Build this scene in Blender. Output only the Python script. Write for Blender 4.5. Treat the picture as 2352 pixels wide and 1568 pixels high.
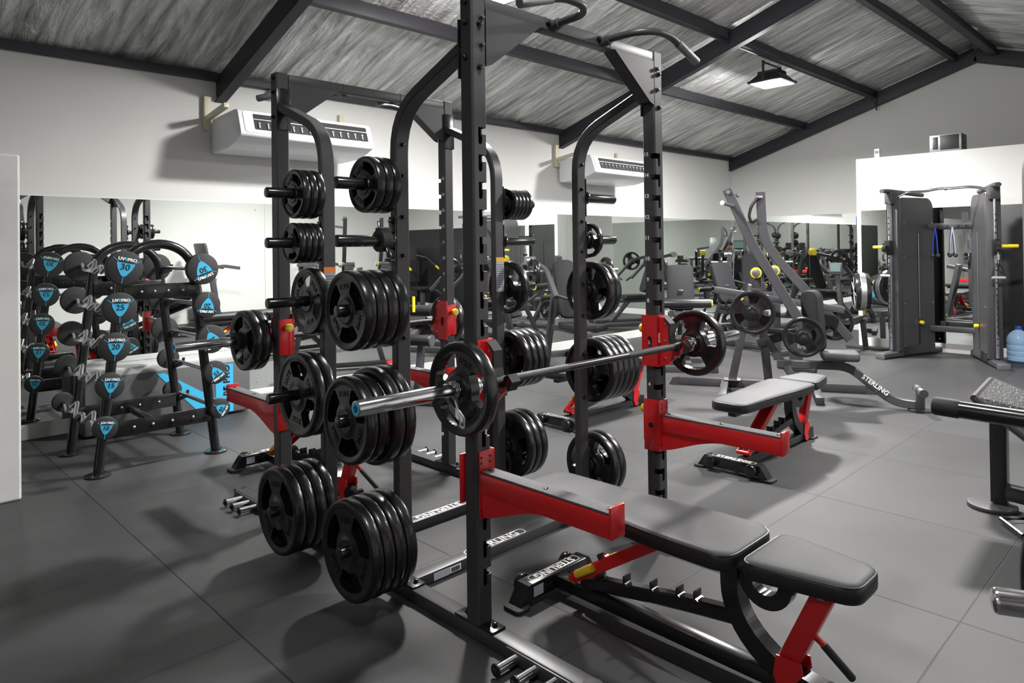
import bpy, bmesh, math, random
from mathutils import Vector, Matrix
random.seed(7)
PI = math.pi
SC = bpy.context.scene
COL = SC.collection
for o in list(bpy.data.objects):
    bpy.data.objects.remove(o)

# ------------------------------------------------------------------ camera
cam_data = bpy.data.cameras.new('camera')
cam = bpy.data.objects.new('camera', cam_data)
COL.objects.link(cam)
YAW, PITCH, ROLL = 0.79622, 0.0093, -0.0125
f_ = Vector((math.cos(YAW)*math.cos(PITCH), math.sin(YAW)*math.cos(PITCH), math.sin(PITCH)))
r_ = Vector((math.sin(YAW), -math.cos(YAW), 0))
u_ = r_.cross(f_)
r2 = r_*math.cos(ROLL) + u_*math.sin(ROLL)
u2 = -r_*math.sin(ROLL) + u_*math.cos(ROLL)
cam.matrix_world = Matrix(((r2.x, u2.x, -f_.x, 0), (r2.y, u2.y, -f_.y, 0), (r2.z, u2.z, -f_.z, 1.42), (0, 0, 0, 1)))
cam_data.sensor_width = 36
cam_data.lens = 1608.9/2352*36
cam_data.shift_y = -232/2352
cam_data.clip_start = 0.02
cam_data.dof.use_dof = True
cam_data.dof.focus_distance = 2.9
cam_data.dof.aperture_fstop = 13.0
SC.camera = cam

# ------------------------------------------------------------------ world, lights, exposure
w = bpy.data.worlds.new('world'); SC.world = w; w.use_nodes = True
w.node_tree.nodes['Background'].inputs[0].default_value = (0.8, 0.85, 0.9, 1)
w.node_tree.nodes['Background'].inputs[1].default_value = 0.02
SC.view_settings.view_transform = 'Standard'
SC.view_settings.look = 'None'
SC.view_settings.gamma = 1.0
SC.view_settings.use_curve_mapping = False
SC.view_settings.exposure = 0.0
FLOODS = [(3.75, 3.92, 3.40, 285), (8.38, 3.92, 3.40, 330), (1.75, 1.12, 3.40, 28), (5.9, 1.12, 3.40, 280), (-2.6, 1.12, 3.40, 45)]  # last entry is an added fill light behind the camera
def area(name, loc, size, power):
    l = bpy.data.lights.new(name, 'AREA'); l.shape = 'SQUARE'; l.size = size; l.energy = power
    l.color = (1.0, 0.985, 0.96); l.spread = math.radians(165)
    o = bpy.data.objects.new(name, l); COL.objects.link(o); o.location = loc
    return o
for i, (x, y, z, p) in enumerate(FLOODS):
    area('flood_light_beam', (x, y, z-0.045), 0.3, p*0.92)
    # added point light under each flat lens, brightens the roof foil
    pl = bpy.data.lights.new('added_roof_spill', 'POINT'); pl.energy = p*0.17; pl.shadow_soft_size = 0.05; pl.color = (1.0, 0.985, 0.96)
    po = bpy.data.objects.new('added_roof_spill', pl); COL.objects.link(po); po.location = (x, y, z-0.13)

# ------------------------------------------------------------------ materials
MATS = {}
def mat(name, col, rough=0.5, metal=0.0, spec=0.5, coat=0.0, emis=None, estr=0.0):
    m = bpy.data.materials.new(name); m.use_nodes = True
    b = m.node_tree.nodes['Principled BSDF']
    b.inputs['Base Color'].default_value = (*col, 1)
    b.inputs['Roughness'].default_value = rough
    b.inputs['Metallic'].default_value = metal
    b.inputs['Specular IOR Level'].default_value = spec
    b.inputs['Coat Weight'].default_value = coat
    if emis:
        b.inputs['Emission Color'].default_value = (*emis, 1); b.inputs['Emission Strength'].default_value = estr
    MATS[name] = m
    return m
def N(m, t, **kw):
    n = m.node_tree.nodes.new(t)
    for k, v in kw.items(): setattr(n, k, v)
    return n
def L(m, a, b): m.node_tree.links.new(a, b)
def noisy(m, scale=200, strength=0.1, dist=0.001, colvar=0.0, cscale=6, rvar=0.0):
    """fine bump and slight uneven colour so that no surface is perfectly flat"""
    b = m.node_tree.nodes['Principled BSDF']
    tc = N(m, 'ShaderNodeTexCoord')
    n = N(m, 'ShaderNodeTexNoise'); n.inputs['Scale'].default_value = scale; n.inputs['Detail'].default_value = 3
    L(m, tc.outputs['Object'], n.inputs['Vector'])
    bp = N(m, 'ShaderNodeBump'); bp.inputs['Strength'].default_value = strength; bp.inputs['Distance'].default_value = dist
    L(m, n.outputs['Fac'], bp.inputs['Height']); L(m, bp.outputs['Normal'], b.inputs['Normal'])
    if colvar:
        n2 = N(m, 'ShaderNodeTexNoise'); n2.inputs['Scale'].default_value = cscale; n2.inputs['Detail'].default_value = 4
        L(m, tc.outputs['Object'], n2.inputs['Vector'])
        c = b.inputs['Base Color'].default_value
        mx = N(m, 'ShaderNodeMix', data_type='RGBA')
        mx.inputs[6].default_value = tuple(max(0, v*(1-colvar)) for v in c[:3])+(1,)
        mx.inputs[7].default_value = tuple(min(1, v*(1+colvar)) for v in c[:3])+(1,)
        L(m, n2.outputs['Fac'], mx.inputs[0]); L(m, mx.outputs[2], b.inputs['Base Color'])
        if rvar:
            mr = N(m, 'ShaderNodeMapRange'); r = b.inputs['Roughness'].default_value
            mr.inputs[3].default_value = max(0.02, r-rvar); mr.inputs[4].default_value = r+rvar
            L(m, n2.outputs['Fac'], mr.inputs[0]); L(m, mr.outputs[0], b.inputs['Roughness'])
    return m
black = noisy(mat('black_powder_coat', (0.047, 0.0455, 0.049), 0.42, 0.0, 0.5), 900, 0.15, 0.0004, 0.15, 5, 0.05)
grey_steel = noisy(mat('charcoal_powder_coat', (0.044, 0.042, 0.048), 0.45, 0.0, 0.5), 900, 0.15, 0.0004, 0.1, 5, 0.05)
gloss = noisy(mat('gloss_black_metal', (0.012, 0.012, 0.013), 0.22, 0.0, 0.5, 0.3), 500, 0.05, 0.0004, 0.1, 8, 0.05)
rubber = noisy(mat('black_plate_rubber', (0.010, 0.010, 0.011), 0.27, 0.0, 0.5, 0.15), 260, 0.25, 0.0006, 0.2, 10, 0.08)
matte_rubber = noisy(mat('matte_black_rubber', (0.022, 0.022, 0.023), 0.65), 500, 0.3, 0.0006, 0.15)
red = noisy(mat('red_paint', (0.60, 0.014, 0.018), 0.30, 0.0, 0.5, 0.3), 700, 0.12, 0.0004, 0.06, 4)
chrome = noisy(mat('chrome', (0.80, 0.80, 0.82), 0.14, 1.0), 300, 0.04, 0.0003, 0.06, 30, 0.05)
steel = noisy(mat('brushed_steel', (0.55, 0.55, 0.56), 0.33, 1.0), 300, 0.08, 0.0003, 0.08, 20, 0.05)
darksteel = noisy(mat('black_bar_steel', (0.022, 0.022, 0.024), 0.30, 0.3), 600, 0.1, 0.0003, 0.1, 20, 0.06)
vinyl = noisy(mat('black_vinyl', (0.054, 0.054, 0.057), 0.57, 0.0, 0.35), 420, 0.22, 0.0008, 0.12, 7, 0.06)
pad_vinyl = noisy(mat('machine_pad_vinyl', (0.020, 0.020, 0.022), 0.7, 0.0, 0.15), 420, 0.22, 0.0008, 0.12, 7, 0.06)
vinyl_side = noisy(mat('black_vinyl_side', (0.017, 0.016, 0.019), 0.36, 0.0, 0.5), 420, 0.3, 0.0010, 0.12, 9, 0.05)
yellow = noisy(mat('yellow_plastic', (0.85, 0.62, 0.02), 0.35), 300, 0.05, 0.0005, 0.05)
white_paint = noisy(mat('white_marking', (0.80, 0.80, 0.80), 0.5), 300, 0.03, 0.0002, 0.05)
label_grey = noisy(mat('grey_sticker', (0.42, 0.43, 0.52), 0.5), 300, 0.02, 0.0002, 0.05)
orange = noisy(mat('orange_sticker', (0.90, 0.25, 0.05), 0.5), 300, 0.02, 0.0002, 0.05)
amber = noisy(mat('amber_sticker', (0.85, 0.45, 0.06), 0.5), 300, 0.02, 0.0002, 0.05)
blue = noisy(mat('sky_blue_rubber', (0.045, 0.42, 0.70), 0.5), 300, 0.05, 0.0004, 0.05)
royal = noisy(mat('royal_blue_print', (0.02, 0.06, 0.45), 0.5), 300, 0.05, 0.0004, 0.05)
wall_m = noisy(mat('white_wall_paint', (0.66, 0.66, 0.645), 0.75), 30, 0.12, 0.004, 0.05, 1.3)
white_p = noisy(mat('white_plastic', (0.72, 0.74, 0.76), 0.35), 200, 0.02, 0.0005, 0.04)
cream = noisy(mat('cream_painted_steel', (0.60, 0.56, 0.42), 0.5), 200, 0.05, 0.0005, 0.08)
dark_in = noisy(mat('dark_interior', (0.006, 0.006, 0.006), 0.7), 100, 0.05, 0.0005, 0.1)
beam_m = noisy(mat('charcoal_roof_steel', (0.028, 0.026, 0.034), 0.55), 60, 0.2, 0.001, 0.2, 3, 0.08)
board_m = noisy(mat('black_board', (0.020, 0.020, 0.022), 0.5), 60, 0.05, 0.001, 0.2, 3)
foam_grey = noisy(mat('grey_vinyl_mat', (0.10, 0.10, 0.105), 0.5), 60, 0.1, 0.002, 0.1, 4)
foam_top = noisy(mat('silver_mat_edge', (0.42, 0.42, 0.42), 0.45), 30, 0.6, 0.006, 0.3, 12)  # silver-grey band along the mat's top, bumpy and uneven in tone
skin = noisy(mat('skin', (0.55, 0.30, 0.20), 0.5), 80, 0.1, 0.001, 0.08)
shirt = noisy(mat('grey_shirt_cloth', (0.25, 0.26, 0.29), 0.8), 120, 0.3, 0.002, 0.1)
trousers = noisy(mat('dark_trouser_cloth', (0.06, 0.08, 0.13), 0.8), 120, 0.3, 0.002, 0.1)
hair_m = noisy(mat('dark_hair', (0.02, 0.014, 0.01), 0.6), 300, 0.5, 0.002, 0.2)
lamp_glass = mat('lit_lamp_lens', (1, 1, 1), 0.4, emis=(1, 0.98, 0.95), estr=26)
screen_m = mat('dim_screen', (0.05, 0.07, 0.07), 0.2, emis=(0.35, 0.55, 0.5), estr=0.35)
grip_m = noisy(mat('knurled_grip', (0.20, 0.20, 0.21), 0.42, 0.6), 1400, 0.9, 0.0012, 0.1)
knurl_m = noisy(mat('dark_knurling', (0.05, 0.05, 0.053), 0.42, 0.4), 1400, 0.9, 0.0012, 0.1)
grit = noisy(mat('grit_pad', (0.10, 0.10, 0.105), 0.55), 500, 1.0, 0.003, 0.3, 300)
silver_body = noisy(mat('silver_grey_plastic', (0.42, 0.42, 0.44), 0.35, 0.3), 200, 0.05, 0.001, 0.05)
mirror_m = mat('mirror_glass', (0.84, 0.88, 0.85), 0.0, 1.0)
bottle_m = mat('blue_bottle_plastic', (0.45, 0.66, 0.92), 0.12)
bb = bottle_m.node_tree.nodes['Principled BSDF']; bb.inputs['Transmission Weight'].default_value = 0.35; bb.inputs['IOR'].default_value = 1.2
noisy(bottle_m, 12, 0.3, 0.004)

# rubber floor tiles: joints, slightly different tone per tile, speckle
floor_m = mat('rubber_floor_tiles', (0.085, 0.084, 0.087), 0.55, spec=0.35)
def make_floor():
    m = floor_m; b = m.node_tree.nodes['Principled BSDF']
    tc = N(m, 'ShaderNodeTexCoord'); sp = N(m, 'ShaderNodeSeparateXYZ'); L(m, tc.outputs['Object'], sp.inputs[0])
    def math_(op, a, bb_=None, c=None):
        n = N(m, 'ShaderNodeMath', operation=op)
        for i, v in enumerate((a, bb_, c)):
            if v is None: continue
            if hasattr(v, 'links'): L(m, v, n.inputs[i])
            else: n.inputs[i].default_value = v
        return n.outputs[0]
    wn = N(m, 'ShaderNodeTexNoise'); wn.inputs['Scale'].default_value = 1.7; L(m, tc.outputs['Object'], wn.inputs['Vector'])
    wob = math_('MULTIPLY', math_('SUBTRACT', wn.outputs['Fac'], 0.5), 0.012)
    gx = math_('DIVIDE', math_('SUBTRACT', math_('ADD', sp.outputs[0], wob), 1.09), 0.965)
    gy = math_('DIVIDE', math_('SUBTRACT', math_('ADD', sp.outputs[1], wob), 0.72), 0.915)
    fx = math_('ABSOLUTE', math_('SUBTRACT', math_('FRACT', math_('ADD', gx, 0.5)), 0.5))
    fy = math_('ABSOLUTE', math_('SUBTRACT', math_('FRACT', math_('ADD', gy, 0.5)), 0.5))
    def line(f, wd):
        mr = N(m, 'ShaderNodeMapRange'); mr.interpolation_type = 'SMOOTHSTEP'
        L(m, f, mr.inputs[0]); mr.inputs[1].default_value = wd*0.35; mr.inputs[2].default_value = wd
        mr.inputs[3].default_value = 1; mr.inputs[4].default_value = 0
        return mr.outputs[0]
    jn = math_('MAXIMUM', line(fx, 0.0050), math_('MULTIPLY', line(fy, 0.0034), 0.7))
    cell = N(m, 'ShaderNodeCombineXYZ'); L(m, math_('FLOOR', gx), cell.inputs[0]); L(m, math_('FLOOR', gy), cell.inputs[1])
    wt = N(m, 'ShaderNodeTexWhiteNoise'); L(m, cell.outputs[0], wt.inputs['Vector'])
    sn = N(m, 'ShaderNodeTexNoise'); sn.inputs['Scale'].default_value = 330; sn.inputs['Detail'].default_value = 2; L(m, tc.outputs['Object'], sn.inputs['Vector'])
    bn = N(m, 'ShaderNodeTexNoise'); bn.inputs['Scale'].default_value = 1.3; bn.inputs['Detail'].default_value = 5; L(m, tc.outputs['Object'], bn.inputs['Vector'])
    v = math_('ADD', math_('MULTIPLY', wt.outputs['Value'], 0.16), 0.92)
    v = math_('MULTIPLY', v, math_('ADD', math_('MULTIPLY', bn.outputs['Fac'], 1.1), 0.45))
    v = math_('MULTIPLY', v, math_('ADD', math_('MULTIPLY', sn.outputs['Fac'], 0.7), 0.65))
    v = math_('MULTIPLY', v, math_('SUBTRACT', 1.0, math_('MULTIPLY', jn, 0.8)))
    vm = N(m, 'ShaderNodeVectorMath', operation='SCALE'); vm.inputs[0].default_value = FLOORCOL
    L(m, v, vm.inputs['Scale']); L(m, vm.outputs[0], b.inputs['Base Color'])
    h = math_('SUBTRACT', math_('MULTIPLY', sn.outputs['Fac'], 0.25), jn)
    bp = N(m, 'ShaderNodeBump'); bp.inputs['Strength'].default_value = 0.5; bp.inputs['Distance'].default_value = 0.003
    L(m, h, bp.inputs['Height']); L(m, bp.outputs['Normal'], b.inputs['Normal'])
FLOORCOL = (0.038, 0.0377, 0.039)
make_floor()

# crumpled foil under the roof sheets, folds run down the slope
foil = mat('roof_foil', (0.42, 0.42, 0.41), 0.42, 0.35)
def make_foil():
    m = foil; b = m.node_tree.nodes['Principled BSDF']
    tc = N(m, 'ShaderNodeTexCoord')
    mp = N(m, 'ShaderNodeMapping'); mp.inputs['Scale'].default_value = (7.5, 0.8, 0.8); mp.inputs['Rotation'].default_value = (0, 0, 0.10)
    L(m, tc.outputs['Object'], mp.inputs['Vector'])
    n1 = N(m, 'ShaderNodeTexNoise'); n1.inputs['Scale'].default_value = 1.5; n1.inputs['Detail'].default_value = 6; n1.inputs['Roughness'].default_value = 0.62; n1.inputs['Distortion'].default_value = 0.8
    L(m, mp.outputs[0], n1.inputs['Vector'])
    n2 = N(m, 'ShaderNodeTexNoise'); n2.inputs['Scale'].default_value = 9; n2.inputs['Detail'].default_value = 5; n2.inputs['Distortion'].default_value = 1.5
    L(m, tc.outputs['Object'], n2.inputs['Vector'])
    ad = N(m, 'ShaderNodeMath', operation='MULTIPLY_ADD'); L(m, n2.outputs['Fac'], ad.inputs[0]); ad.inputs[1].default_value = 0.22; L(m, n1.outputs['Fac'], ad.inputs[2])
    bp = N(m, 'ShaderNodeBump'); bp.inputs['Strength'].default_value = 0.9; bp.inputs['Distance'].default_value = 0.13
    L(m, ad.outputs[0], bp.inputs['Height']); L(m, bp.outputs['Normal'], b.inputs['Normal'])
    # sheet seams every 1.2 m and tonal streaks
    cr = N(m, 'ShaderNodeValToRGB'); L(m, n1.outputs['Fac'], cr.inputs[0])
    cr.color_ramp.elements[0].position = 0.30; cr.color_ramp.elements[0].color = (0.30, 0.30, 0.30, 1)
    cr.color_ramp.elements[1].position = 0.62; cr.color_ramp.elements[1].color = (0.95, 0.95, 0.93, 1)
    L(m, cr.outputs[0], b.inputs['Base Color'])
make_foil()
tread = mat('ribbed_tread_rubber', (0.045, 0.045, 0.046), 0.45)
def make_tread():
    m = tread; b = m.node_tree.nodes['Principled BSDF']; tc = N(m, 'ShaderNodeTexCoord')
    wv = N(m, 'ShaderNodeTexWave'); wv.inputs['Scale'].default_value = 24; wv.inputs['Distortion'].default_value = 6; wv.inputs['Detail'].default_value = 1; wv.inputs['Detail Scale'].default_value = 3
    L(m, tc.outputs['Object'], wv.inputs['Vector'])
    bp = N(m, 'ShaderNodeBump'); bp.inputs['Strength'].default_value = 0.9; bp.inputs['Distance'].default_value = 0.006
    L(m, wv.outputs['Fac'], bp.inputs['Height']); L(m, bp.outputs['Normal'], b.inputs['Normal'])
make_tread()

# ------------------------------------------------------------------ mesh helpers
class MB:
    def __init__(s, T=None):
        s.bm = bmesh.new(); s.T = T or Matrix()
    def _v(s, p): return s.bm.verts.new(s.T @ Vector(p))
    def poly(s, pts):
        try: s.bm.faces.new([s._v(p) for p in pts])
        except ValueError: pass
        return s
    def hexa(s, c):
        v = [s._v(p) for p in c]
        for f in ((0, 1, 2, 3), (4, 5, 6, 7), (0, 1, 5, 4), (1, 2, 6, 5), (2, 3, 7, 6), (3, 0, 4, 7)):
            s.bm.faces.new([v[i] for i in f])
        return s
    def box(s, x0, x1, y0, y1, z0, z1, b=0.0, seg=2):
        if b <= 0:
            return s.hexa([(x0, y0, z0), (x1, y0, z0), (x1, y1, z0), (x0, y1, z0), (x0, y0, z1), (x1, y0, z1), (x1, y1, z1), (x0, y1, z1)])
        t = bmesh.new(); bmesh.ops.create_cube(t, size=1)
        for v in t.verts: v.co = Vector(((x0+x1)/2+v.co.x*(x1-x0), (y0+y1)/2+v.co.y*(y1-y0), (z0+z1)/2+v.co.z*(z1-z0)))
        b = min(b, abs(x1-x0)*.49, abs(y1-y0)*.49, abs(z1-z0)*.49)
        bmesh.ops.bevel(t, geom=list(t.edges), offset=b, segments=seg, profile=0.5, affect='EDGES')
        s.merge(t); return s
    def merge(s, t, M=None):
        M = s.T @ (M or Matrix()); mp = {}
        for v in t.verts: mp[v] = s.bm.verts.new(M @ v.co)
        for f in t.faces:
            try: s.bm.faces.new([mp[v] for v in f.verts])
            except ValueError: pass
        t.free()
    def beam(s, a, b, w, h, up=(0, 0, 1), bev=0.004, seg=2):
        """rectangular bar from a to b, w across, h along up"""
        a, b = Vector(a), Vector(b); d = b-a; ln = d.length; d.normalize()
        u = Vector(up); sd = d.cross(u)
        if sd.length < 1e-4: sd = d.cross(Vector((1, 0, 0)))
        sd.normalize(); u = sd.cross(d)
        M = Matrix(((d.x, sd.x, u.x, (a.x+b.x)/2), (d.y, sd.y, u.y, (a.y+b.y)/2), (d.z, sd.z, u.z, (a.z+b.z)/2), (0, 0, 0, 1)))
        t = bmesh.new(); bmesh.ops.create_cube(t, size=1)
        for v in t.verts: v.co = Vector((v.co.x*ln, v.co.y*w, v.co.z*h))
        if bev > 0: bmesh.ops.bevel(t, geom=list(t.edges), offset=min(bev, w*.4, h*.4), segments=seg, profile=0.5, affect='EDGES')
        s.merge(t, M); return s
    def sweep(s, pts, prof, up=(0, 0, 1), closed=False, caps=True):
        """sweep a closed 2D profile [(side, up)] along points"""
        P = [Vector(p) for p in pts]; n = len(P); rings = []
        u = Vector(up); prev = None
        for i, p in enumerate(P):
            if closed: t = (P[(i+1) % n]-P[i-1])
            elif i == 0: t = P[1]-P[0]
            elif i == n-1: t = P[-1]-P[-2]
            else: t = (P[i+1]-P[i]).normalized()+(P[i]-P[i-1]).normalized()
            t.normalize()
            sd = t.cross(u)
            if sd.length < 1e-3: sd = prev or t.cross(Vector((1, 0, 0)))
            sd = sd.normalized()
            if prev is not None and sd.dot(prev) < 0: sd = -sd
            prev = sd; uu = sd.cross(t)
            k = 1.0
            if 0 < i < n-1 and not closed:
                c = (P[i+1]-P[i]).normalized().dot(t); k = 1/max(c, .5)
            # stretch in the bend plane only
            bn = ((P[min(i+1, n-1)]-P[i]).cross(P[i]-P[max(i-1, 0)]))
            ring = []
            for (q, r) in prof:
                off = sd*q+uu*r
                if bn.length > 1e-9 and k > 1:
                    e = bn.normalized().cross(t); off = off+e*(off.dot(e))*(k-1)
                ring.append(s._v(p+off))
            rings.append(ring)
        m = len(prof)
        for i in range(n if closed else n-1):
            A, B = rings[i], rings[(i+1) % n]
            for j in range(m): s.bm.faces.new([A[j], A[(j+1) % m], B[(j+1) % m], B[j]])
        if caps and not closed:
            s.bm.faces.new(rings[0]); s.bm.faces.new(rings[-1][::-1])
        return s
    def tube(s, pts, r, seg=12, closed=False, caps=True, smooth=0, up=(0, 0, 1)):
        if smooth: pts = fillet(pts, smooth, closed)
        return s.sweep(pts, [(r*math.cos(2*PI*k/seg), r*math.sin(2*PI*k/seg)) for k in range(seg)], up, closed, caps)
    def rtube(s, pts, w, h, up=(0, 0, 1), smooth=0, c=0.006):
        if smooth: pts = fillet(pts, smooth)
        a, b = w/2, h/2
        pr = [(a-c, -b), (a, -b+c), (a, b-c), (a-c, b), (-a+c, b), (-a, b-c), (-a, -b+c), (-a+c, -b)]
        return s.sweep(pts, pr, up)
    def lathe(s, prof, M=None, seg=32, a0=0, a1=2*PI):
        """profile [(radius, axial)], axis +Z of M"""
        M = M or Matrix(); full = abs(a1-a0-2*PI) < 1e-6; cols = []
        nseg = seg if full else seg+1
        for k in range(nseg):
            a = a0+(a1-a0)*k/seg
            cols.append([s._v(M @ Vector((r*math.cos(a), r*math.sin(a), z))) for r, z in prof])
        for k in range(seg):
            A, B = cols[k], cols[(k+1) % nseg]
            for j in range(len(prof)-1):
                q = [A[j], B[j], B[j+1], A[j+1]]
                try: s.bm.faces.new(q)
                except ValueError: pass
        return s
    def cyl(s, a, b, r, seg=20, r2=None, bev=0.0):
        a, b = Vector(a), Vector(b); d = b-a; ln = d.length
        M = Matrix.Translation(a) @ d.to_track_quat('Z', 'Y').to_matrix().to_4x4()
        r2 = r if r2 is None else r2
        if bev > 0: pr = [(1e-5, 0), (r-bev, 0), (r-bev*.3, bev*.3), (r, bev), (r2, ln-bev), (r2-bev*.3, ln-bev*.3), (r2-bev, ln), (1e-5, ln)]
        else: pr = [(1e-5, 0), (r, 0), (r2, ln), (1e-5, ln)]
        return s.lathe(pr, M, seg)
    def sph(s, c, r, seg=12, sc=(1, 1, 1)):
        n = max(6, seg//2+2)
        pr = [(max(1e-5, r*math.sin(PI*i/n)), -r*math.cos(PI*i/n)) for i in range(n+1)]
        return s.lathe(pr, Matrix.Translation(c) @ Matrix.Diagonal((*sc, 1)), seg)
    def prism(s, pts, M, d, bev=0.0):
        """2D outline in the XY plane of M, extruded d along its Z"""
        t = bmesh.new(); vs = [t.verts.new((p[0], p[1], 0)) for p in pts]
        f = t.faces.new(vs)
        r = bmesh.ops.extrude_face_region(t, geom=[f])
        for e in r['geom']:
            if isinstance(e, bmesh.types.BMVert): e.co.z += d
        if bev > 0:
            bmesh.ops.recalc_face_normals(t, faces=list(t.faces))
            ed = [e for e in t.edges if abs(e.verts[0].co.z-e.verts[1].co.z) < 1e-6]
            bmesh.ops.bevel(t, geom=ed, offset=bev, segments=2, profile=0.5, affect='EDGES')
        s.merge(t, M); return s
    def clusters(s):
        bm = s.bm; bm.verts.index_update(); n_ = len(bm.verts); par = list(range(n_))
        def find(a):
            while par[a] != a: par[a] = par[par[a]]; a = par[a]
            return a
        for e in bm.edges:
            a, c = find(e.verts[0].index), find(e.verts[1].index)
            if a != c: par[a] = c
        isl = {}
        for i, v in enumerate(bm.verts): isl.setdefault(find(i), []).append(v)
        L_ = list(isl.values())
        if len(L_) < 2 or len(L_) > 150: return None
        bx = [([min(v.co[k] for v in g) for k in range(3)], [max(v.co[k] for v in g) for k in range(3)]) for g in L_]
        sz = [max(h[k]-l[k] for k in range(3)) for l, h in bx]; m_ = len(L_); pp = list(range(m_))
        def f2(a):
            while pp[a] != a: a = pp[a]
            return a
        for i in range(m_):
            for j in range(i+1, m_):
                g = math.sqrt(sum(max(0, bx[i][0][k]-bx[j][1][k], bx[j][0][k]-bx[i][1][k])**2 for k in range(3)))
                if g <= max(.0199, .499*max(sz[i], sz[j])):
                    a, c = f2(i), f2(j)
                    if a != c: pp[a] = c
        out = {}
        for i in range(m_): out.setdefault(f2(i), []).extend(L_[i])
        return list(out.values()) if len(out) > 1 else None
    def build(s, name, m, parent=None, off=None, smooth=True, angle=28):
        bm = s.bm
        bmesh.ops.remove_doubles(bm, verts=list(bm.verts), dist=1e-6)
        if parent is not None:
            cl = s.clusters()
            if cl:
                res = None
                for g in cl:
                    gs = set(g); p = MB(); mp = {v: p.bm.verts.new(v.co) for v in g}
                    for f in bm.faces:
                        if f.verts[0] in gs: p.bm.faces.new([mp[v] for v in f.verts])
                    o = p.build(name, m, parent, off, smooth, angle); res = res or o
                bm.free(); return res
        bmesh.ops.recalc_face_normals(bm, faces=list(bm.faces))
        if off is None and parent is not None and 'off' in ROOT.get(parent.name, {}): off = ROOT[parent.name]['off']
        o3 = Vector(off) if off is not None else Vector((0, 0, 0))
        if off is not None: bmesh.ops.translate(bm, verts=list(bm.verts), vec=-o3)
        if smooth:
            for f in bm.faces: f.smooth = True
            ca = math.radians(angle)
            for e in bm.edges:
                if len(e.link_faces) != 2 or e.calc_face_angle(0) > ca: e.smooth = False
        me = bpy.data.meshes.new(name); bm.to_mesh(me); bm.free()
        me.materials.append(m)
        o = bpy.data.objects.new(name, me); COL.objects.link(o)
        if parent is not None:
            o.parent = parent
            if off is not None: ROOT[o.name] = {'off': off}
        elif off is not None: o.location = o3
        return o
ROOT = {}
def fillet(pts, r, closed=False, n=6):
    P = [Vector(p) for p in pts]; out = []; N_ = len(P)
    for i in range(N_):
        if not closed and (i == 0 or i == N_-1): out.append(P[i]); continue
        a, b, c = P[i-1], P[i], P[(i+1) % N_]
        rr = min(r, (a-b).length*.49, (c-b).length*.49)
        p = b+(a-b).normalized()*rr; q = b+(c-b).normalized()*rr
        for k in range(n+1):
            t = k/n; out.append(p*(1-t)**2+b*2*t*(1-t)+q*t*t)
    return out
def tag(o, label, cat, group=None):
    o['label'] = label; o['category'] = cat
    if group: o['group'] = group
    return o
def thing(name, label, cat, loc=(0, 0, 0), rotz=0, group=None, world=False):
    """world=True: its parts are authored in world coordinates"""
    o = bpy.data.objects.new(name, None); COL.objects.link(o); o.empty_display_size = 0.05
    o.location = loc; o.rotation_euler = (0, 0, rotz)
    if world: ROOT[o.name] = {'off': Vector(loc)}
    return tag(o, label, cat, group)
def struct(o): o['kind'] = 'structure'; return o
def dup(root, loc=None, rot=None, label=None, group=None):
    r = root.copy(); COL.objects.link(r)
    if loc is not None: r.location = loc
    if rot is not None: r.rotation_euler = rot
    if label: r['label'] = label
    if group: r['group'] = group
    for ch in list(root.children):
        c = ch.copy(); COL.objects.link(c); c.parent = r
        for g in ch.children:
            d = g.copy(); COL.objects.link(d); d.parent = c
    return r
def text(name, body, size, M, m, parent=None, extrude=0.0006, off=None, align='CENTER', bold=0.0, sx=1.0, shear=0.0, spacing=1.0):
    cu = bpy.data.curves.new(name, 'FONT'); cu.body = body; cu.size = size; cu.extrude = extrude; cu.offset = bold
    cu.align_x = align; cu.align_y = 'CENTER'; cu.resolution_u = 3; cu.shear = shear; cu.space_character = spacing
    t = bpy.data.objects.new(name, cu)
    me = bpy.data.meshes.new_from_object(t)
    bpy.data.objects.remove(t)
    if off is None and parent is not None and 'off' in ROOT.get(parent.name, {}): off = ROOT[parent.name]['off']
    me.transform(Matrix.Diagonal((sx, 1, 1, 1))); me.transform(M)
    if off is not None: me.transform(Matrix.Translation(-Vector(off)))
    me.materials.clear(); me.materials.append(m)
    me.name = name
    o = bpy.data.objects.new(name, me); COL.objects.link(o)
    if parent is not None:
        o.parent = parent
        if off is not None: ROOT[o.name] = {'off': off}
    return o
def frame(o, x, y):
    """matrix with origin o, local X along x, local Y along y"""
    x = Vector(x).normalized(); y = Vector(y); y = (y-x*y.dot(x)).normalized(); z = x.cross(y)
    return Matrix(((x.x, y.x, z.x, o[0]), (x.y, y.y, z.y, o[1]), (x.z, y.z, z.z, o[2]), (0, 0, 0, 1)))
def rrect(x0, x1, y0, y1, r, n=5):
    pts = []
    for cx, cy, a in ((x1-r, y1-r, 0), (x0+r, y1-r, 90), (x0+r, y0+r, 180), (x1-r, y0+r, 270)):
        for k in range(n+1):
            t = math.radians(a+90*k/n); pts.append((cx+r*math.cos(t), cy+r*math.sin(t)))
    return pts

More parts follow.
